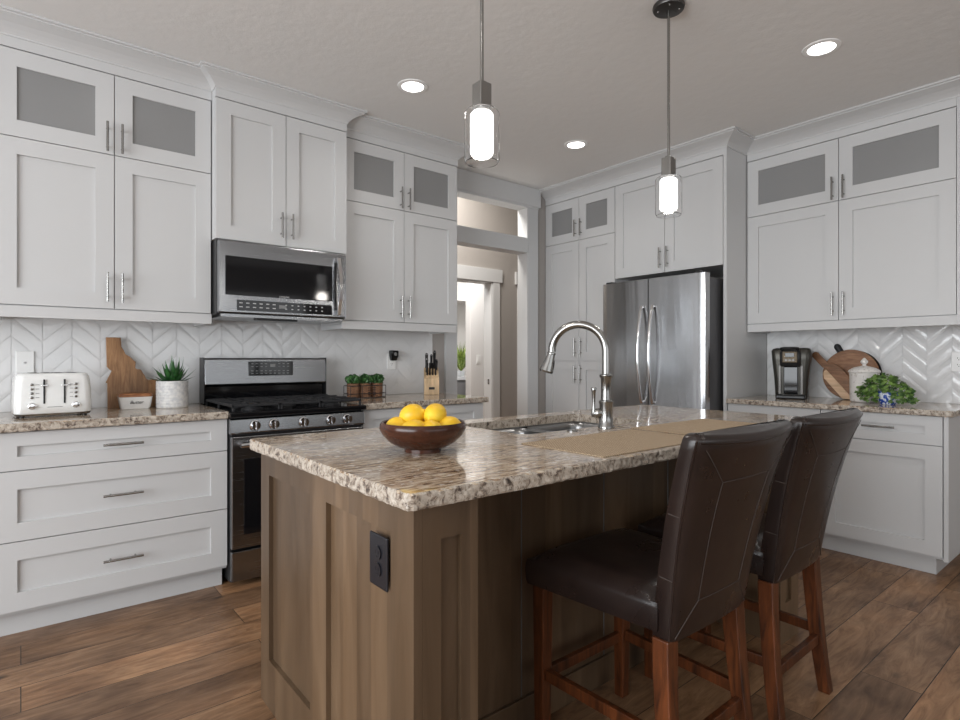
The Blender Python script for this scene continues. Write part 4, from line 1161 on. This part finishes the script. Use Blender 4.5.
KR = -.55; KM = Matrix.Rotation(KR, 3, 'Z')
t = thing('knife_block', (2.445, 3.60, CT), 'pale wooden knife block full of black-handled knives beside the doorway', 'knife block', KR)
b = MB()
b.prism([(-.065, 0), (.075, 0), (.075, .175), (.052, .205), (-.065, .120)], .056, 'x', -.056); b.build('block', 'beech', t, bevel=.003)
MB().box(-.022, .022, -.0665, -.065, .040, .058).build('badge', 'black', t)
dirn = Vector((0, -.52, .85)).normalized()
def knife(x, y, z, L, r):
    b = MB(); p = Vector((x, y, z)); d = Vector((x * .8, -.35, .95)).normalized(); sd = Vector((1, 0, 0)); nn = d.cross(sd)
    rings = []
    for f, w_ in ((0, .8), (.08, 1), (.35, .8), (.7, 1.0), (.92, 1.15), (1, .8)):
        q = p + d * L * f; rings.append([q + sd * r * .62 * w_, q + nn * r * w_, q - sd * r * .62 * w_, q - nn * r * w_])
    b.loop_tube(rings); return b
kl = [(-.040, .055, .183, .115, .015, 'upper left'), (.0, .055, .186, .105, .012, 'upper middle'), (.028, .055, .186, .130, .015, 'upper right'), (.046, .04, .17, .085, .012, 'far right'),
      (-.036, -.02, .145, .085, .010, 'left of the lower row'), (-.014, -.02, .145, .085, .010, 'second of the lower row'), (.010, -.02, .145, .085, .010, 'third of the lower row'), (.034, -.02, .145, .085, .010, 'right of the lower row'), (-.040, .01, .162, .10, .013, 'left of the middle row')]
for x, y, z, L, r, lab in kl:
    o = thing('kitchen_knife', Vector((2.445, 3.60, CT + .001)) + KM @ Vector((x * .9, y, z)), 'black-handled knife in the block, ' + lab, 'knife', KR, 'knives in the block')
    L *= 1.2; r *= 1.2; k = knife(0, 0, 0, L, r); k.build('handle', 'black', o, bevel=.002)
    if z > .15:
        d = Vector((0, -.35, .95)).normalized(); MB().ball(d * L * .93, r * .55, r * .9, r * .4, 10, 6).build('bolster', 'chrome', o, smooth=60)

# ------------------------------------------------------------------ right counter
CT = .9185
# coffee maker (local -y faces the room)
t = thing('coffee_maker', (4.235, 1.715, CT), 'black and bronze single-cup coffee maker beside the refrigerator panel', 'coffee maker', -1.27)
b = MB(); rings = []
for z, hx, y0, y1 in ((.0, .098, -.03, .14), (.010, .100, -.03, .145), (.15, .108, -.035, .148), (.27, .120, -.04, .150), (.335, .124, -.045, .150), (.350, .116, -.038, .142), (.356, .10, -.02, .125)):
    P = rrect(hx, (y1 - y0) / 2, .03, z); rings.append([p + Vector((0, (y0 + y1) / 2, 0)) for p in P])
b.loop_tube(rings); bd = b.build('body', mat('olive_black_metallic', (.055, .052, .045), .28, .6), t, smooth=45)
b = MB(); rings = []
for z, hx, y0, y1 in ((.225, .058, -.105, .02), (.235, .062, -.112, .02), (.320, .064, -.118, .02), (.345, .056, -.105, .02), (.358, .050, -.09, .02)):
    P = rrect(hx, (y1 - y0) / 2, .02, z); rings.append([p + Vector((0, (y0 + y1) / 2, 0)) for p in P])
b.loop_tube(rings); hd_ = b.build('brew_head', 'black', t, smooth=45)
b = MB(); b.box(-.046, .046, -.122, -.112, .252, .330); b.build('control_face', 'brass', hd_, bevel=.010)
MB().box(-.028, .028, -.1245, -.1215, .292, .320).build('display_screen', 'blackgloss', hd_, bevel=.002)
b = MB(); b.tube([(-.05, -.06, .345), (-.05, -.128, .352), (-.03, -.14, .354), (.03, -.14, .354), (.05, -.128, .352), (.05, -.06, .345)], .008, 10); b.build('lid_handle', 'black', hd_, smooth=60)
for x in (-.022, 0, .022): b = MB(); b.lathe([(.008, 0), (.008, .003), (0, .003)], (x, -.1215, .270), 14, Matrix.Rotation(PI / 2, 4, 'X')); b.build('button', 'bronze', hd_, smooth=40)
MB().box(-.045, .045, -.046, -.03, .03, .225).build('brew_recess', 'blackgloss', t, bevel=.006)
for x in (-.078, .058): MB().box(x, x + .018, -.044, -.03, .03, .235).build('side_strip', 'bronze', t, bevel=.003)
MB().box(-.092, .092, -.10, -.02, 0.0, .028).build('drip_tray', 'black', t, bevel=.008)

# round board, two-tone paddle board and a black skillet behind them
def leaned(ang, spin):
    return Matrix.Rotation(ang, 4, 'X') @ Matrix.Rotation(spin, 4, 'Y')
# local: board face in x-z plane, front towards -y ; object rotated -90 deg about z
b = MB(); b.prism([(.172 * math.cos(a), .172 + .172 * math.sin(a)) for a in [k * 2 * PI / 56 for k in range(56)]], .018, 'y', 0)
o = b.build('round_board', 'acacia', bevel=.003); o.location = (4.420, 1.415, CT + .001); o.rotation_euler = (math.radians(-5.5), 0, -PI / 2)
tag(o, 'round brown wooden board leaning on the tile behind the white canister', 'cutting board')
t = thing('skillet', (4.4635, 1.40, CT + .004), 'black round pan leaning behind the round wooden board, handle up', 'pan', -PI / 2)
q = Matrix.Rotation(math.radians(-5.5), 4, 'X') @ Matrix.Translation((0, 0, .165))
b = MB(); b.lathe([(0, 0), (.150, 0), (.166, .022), (.168, .022), (.153, -.003), (0, -.003)], (0, 0, 0), 48, q @ Matrix.Rotation(PI / 2, 4, 'X')); b.build('pan_body', 'iron', t, smooth=40)
def paddle(o_m, pts, r): pass
b = MB(); b.tube([q @ Vector((-.075, -.012, .14)), q @ Vector((-.108, -.014, .195))], [.020, .022], 12); b.ball(q @ Vector((-.108, -.014, .195)), .022, .010, .022, 14, 8)
b.build('pan_handle', 'iron', t, smooth=50)
# slim paddle board: half brown, half pale, leaning to the left
t = thing('paddle_board', (4.368, 1.358, CT + .0015), 'long two-tone paddle board leaning diagonally in front of the round board', 'cutting board', -PI / 2)
q = Matrix.Rotation(math.radians(-6), 4, 'X') @ Matrix.Rotation(math.radians(-41), 4, 'Y') @ Matrix.Diagonal((1.15, 1, 1.15)).to_4x4()
def arcp(cx, cz, r, a0, a1, n=8): return [(cx + r * math.cos(a0 + (a1 - a0) * k / n), cz + r * math.sin(a0 + (a1 - a0) * k / n)) for k in range(n + 1)]
dark = [(0.0, 0.0), (.056, .046), (.056, .20), (.045, .235), (.022, .26), (.019, .34)] + arcp(0, .345, .021, 0.2, PI - .2) + [(-.019, .26), (-.010, .25), (-.010, .008)]
pale = [(-.0105, .004), (-.0105, .240), (-.034, .235), (-.054, .205), (-.054, .044)]
q = Matrix.Translation((0, 0, -min((q @ Vector((x, y, z))).z for x, z in dark + pale for y in (0, .016)))) @ q
b = MB(); b.prism(dark, .016, 'y', 0, mx=q); b.build('brown_half', 'acacia', t, bevel=.002)
b = MB(); b.prism(pale, .016, 'y', 0, mx=q); tag(b.build('pale_half', 'palewood', t, bevel=.002), 'pale wood half')

# canister with lid
t = thing('lidded_canister', (4.255, 1.275, CT), 'white speckled canister with knobbed lid behind the ivy', 'canister')
MB().lathe([(0, 0), (.070, 0), (.078, .006), (.080, .04), (.082, .17), (.084, .185), (.080, .190), (0, .190)], seg=40).build('jar', 'stoneware', t, smooth=35)
MB().lathe([(0, .1905), (.088, .1905), (.090, .197), (.086, .205), (.060, .222), (.020, .232), (.010, .236), (.010, .243), (.020, .254), (.021, .264), (.013, .274), (.006, .284), (0, .286)], seg=40).build('lid', 'stoneware', t, smooth=35)
# ivy in a blue pot
t = thing('potted_ivy', (4.14, 1.115, CT), 'leafy green ivy in a blue and white bowl at the counter edge', 'potted plant')
MB().lathe([(0, 0), (.040, 0), (.044, .004), (.060, .03), (.068, .060), (.066, .075), (.070, .080), (.064, .080), (.060, .070), (0, .066)], seg=36).build('pot', 'bluepot', t, smooth=40)
def ivyleaf(mb, p, nrm, s, rs):
    a = nrm.orthogonal().normalized(); a.rotate(Matrix.Rotation(rs.uniform(0, 6.28), 3, nrm)); bb = nrm.cross(a)
    pts = [(-.6, 0), (-.75, .45), (-.25, .55), (-.1, .95), (.25, .50), (1.05, 0), (.25, -.50), (-.1, -.95), (-.25, -.55), (-.75, -.45)]
    V = [mb.bm.verts.new(p + a * x * s + bb * y * s - nrm * (abs(y) * .25) * s) for x, y in pts]; ctr = mb.bm.verts.new(p + nrm * .08 * s)
    for k in range(10): mb.bm.faces.new((V[k], V[(k + 1) % 10], ctr))
b = MB(); rs = random.Random(21)
for _ in range(250):
    a = rs.uniform(0, 2 * PI); rad = math.sqrt(rs.random()); f = rs.random()
    # canopy dome reaching to the left (local +y world) and drooping at the edge
    x = math.cos(a) * rad * .085; y = math.sin(a) * rad * .155 + .02; z = .075 + .095 * (1 - rad * rad) * (.55 + .45 * f) + (.02 - .065 * f * max(0, rad - .55) * 2)
    if rad < .5 and z < .09: z += .03
    if z < .015: z = .015
    if math.hypot(x + .0, y) < .085 and z < .08 : z = .085
    n = Vector((x * 4 - .35, y * 3, .75)) + Vector((rs.uniform(-.5, .5), rs.uniform(-.5, .5), rs.uniform(-.2, .3)))
    ivyleaf(b, Vector((x, y, z)), n.normalized(), rs.uniform(.014, .023), rs)
for _ in range(95):
    y = rs.choice([rs.uniform(-.16, -.03), rs.uniform(.03, .15)]); x = rs.uniform(-.10, -.05); z = rs.uniform(.018, .09)
    if abs(y) > .1: x += .03
    n = Vector((-.8, y * 2, .45)) + Vector((rs.uniform(-.3, .3), rs.uniform(-.4, .4), rs.uniform(-.2, .3)))
    ivyleaf(b, Vector((x, y, z)), n.normalized(), rs.uniform(.012, .018), rs)
b.build('foliage', 'ivy', t)
b = MB()
for k in range(16):
    a = k / 16 * 2 * PI; b.tube([(0, 0, .068), (.03 * math.cos(a), .05 * math.sin(a), .11), (.07 * math.cos(a), .13 * math.sin(a) + .02, .085)], .0012, 5)
b.build('stem', 'herb', t)

# ------------------------------------------------------------------ beyond the doorway
t = thing('vanity_cabinet', (4.2, 6.30, 0), 'grey cabinet with a white top seen through the far door', 'cabinet')
MB().box(0, 1.3, .02, .62, 0, .90).build('body', 'vanity', t)
MB().box(-.02, 1.32, 0, .64, .90, .94).build('white_top', 'quartz', t)
for x in (.1, .42, .74, 1.0): MB().box(x, x + .24, 0.004, .02, .1, .86).build('door', 'vanity', t, bevel=.003)
t = thing('potted_palm', (5.02, 6.62, .9405), 'bright green arching plant on the cabinet seen through the far door', 'potted plant')
MB().lathe([(0, 0), (.05, 0), (.06, .08), (.055, .08), (0, .07)], seg=20).build('pot', 'quartz', t, smooth=40)
b = MB(); rs = random.Random(2)
for _ in range(90):
    a = rs.uniform(0, 2 * PI); e_ = rs.uniform(.7, 1.5); spike(b, (0, 0, .075), (math.cos(a) * math.cos(e_), math.sin(a) * math.cos(e_), math.sin(e_)), rs.uniform(.28, .52), .013, -rs.uniform(.1, .45), .1)
b.build('foliage', 'palm', t, smooth=60)
t = thing('light_switch', (4.85, 5.999, 1.187), 'white light switch on the bright wall through the far door', 'light switch')
MB().box(-.037, .037, -.006, 0, -.06, .06).build('cover_plate', 'plate', t, bevel=.003)
MB().box(-.016, .016, -.010, -.006, -.034, .034).build('rocker', 'plate', t, bevel=.002)
t = MB().box(4.2262, 4.2278, HY + .03, HY + .06, .90, .96).build('strike_plate', 'nickel'); tag(t, 'small metal strike plate on the far door jamb', 'strike plate')
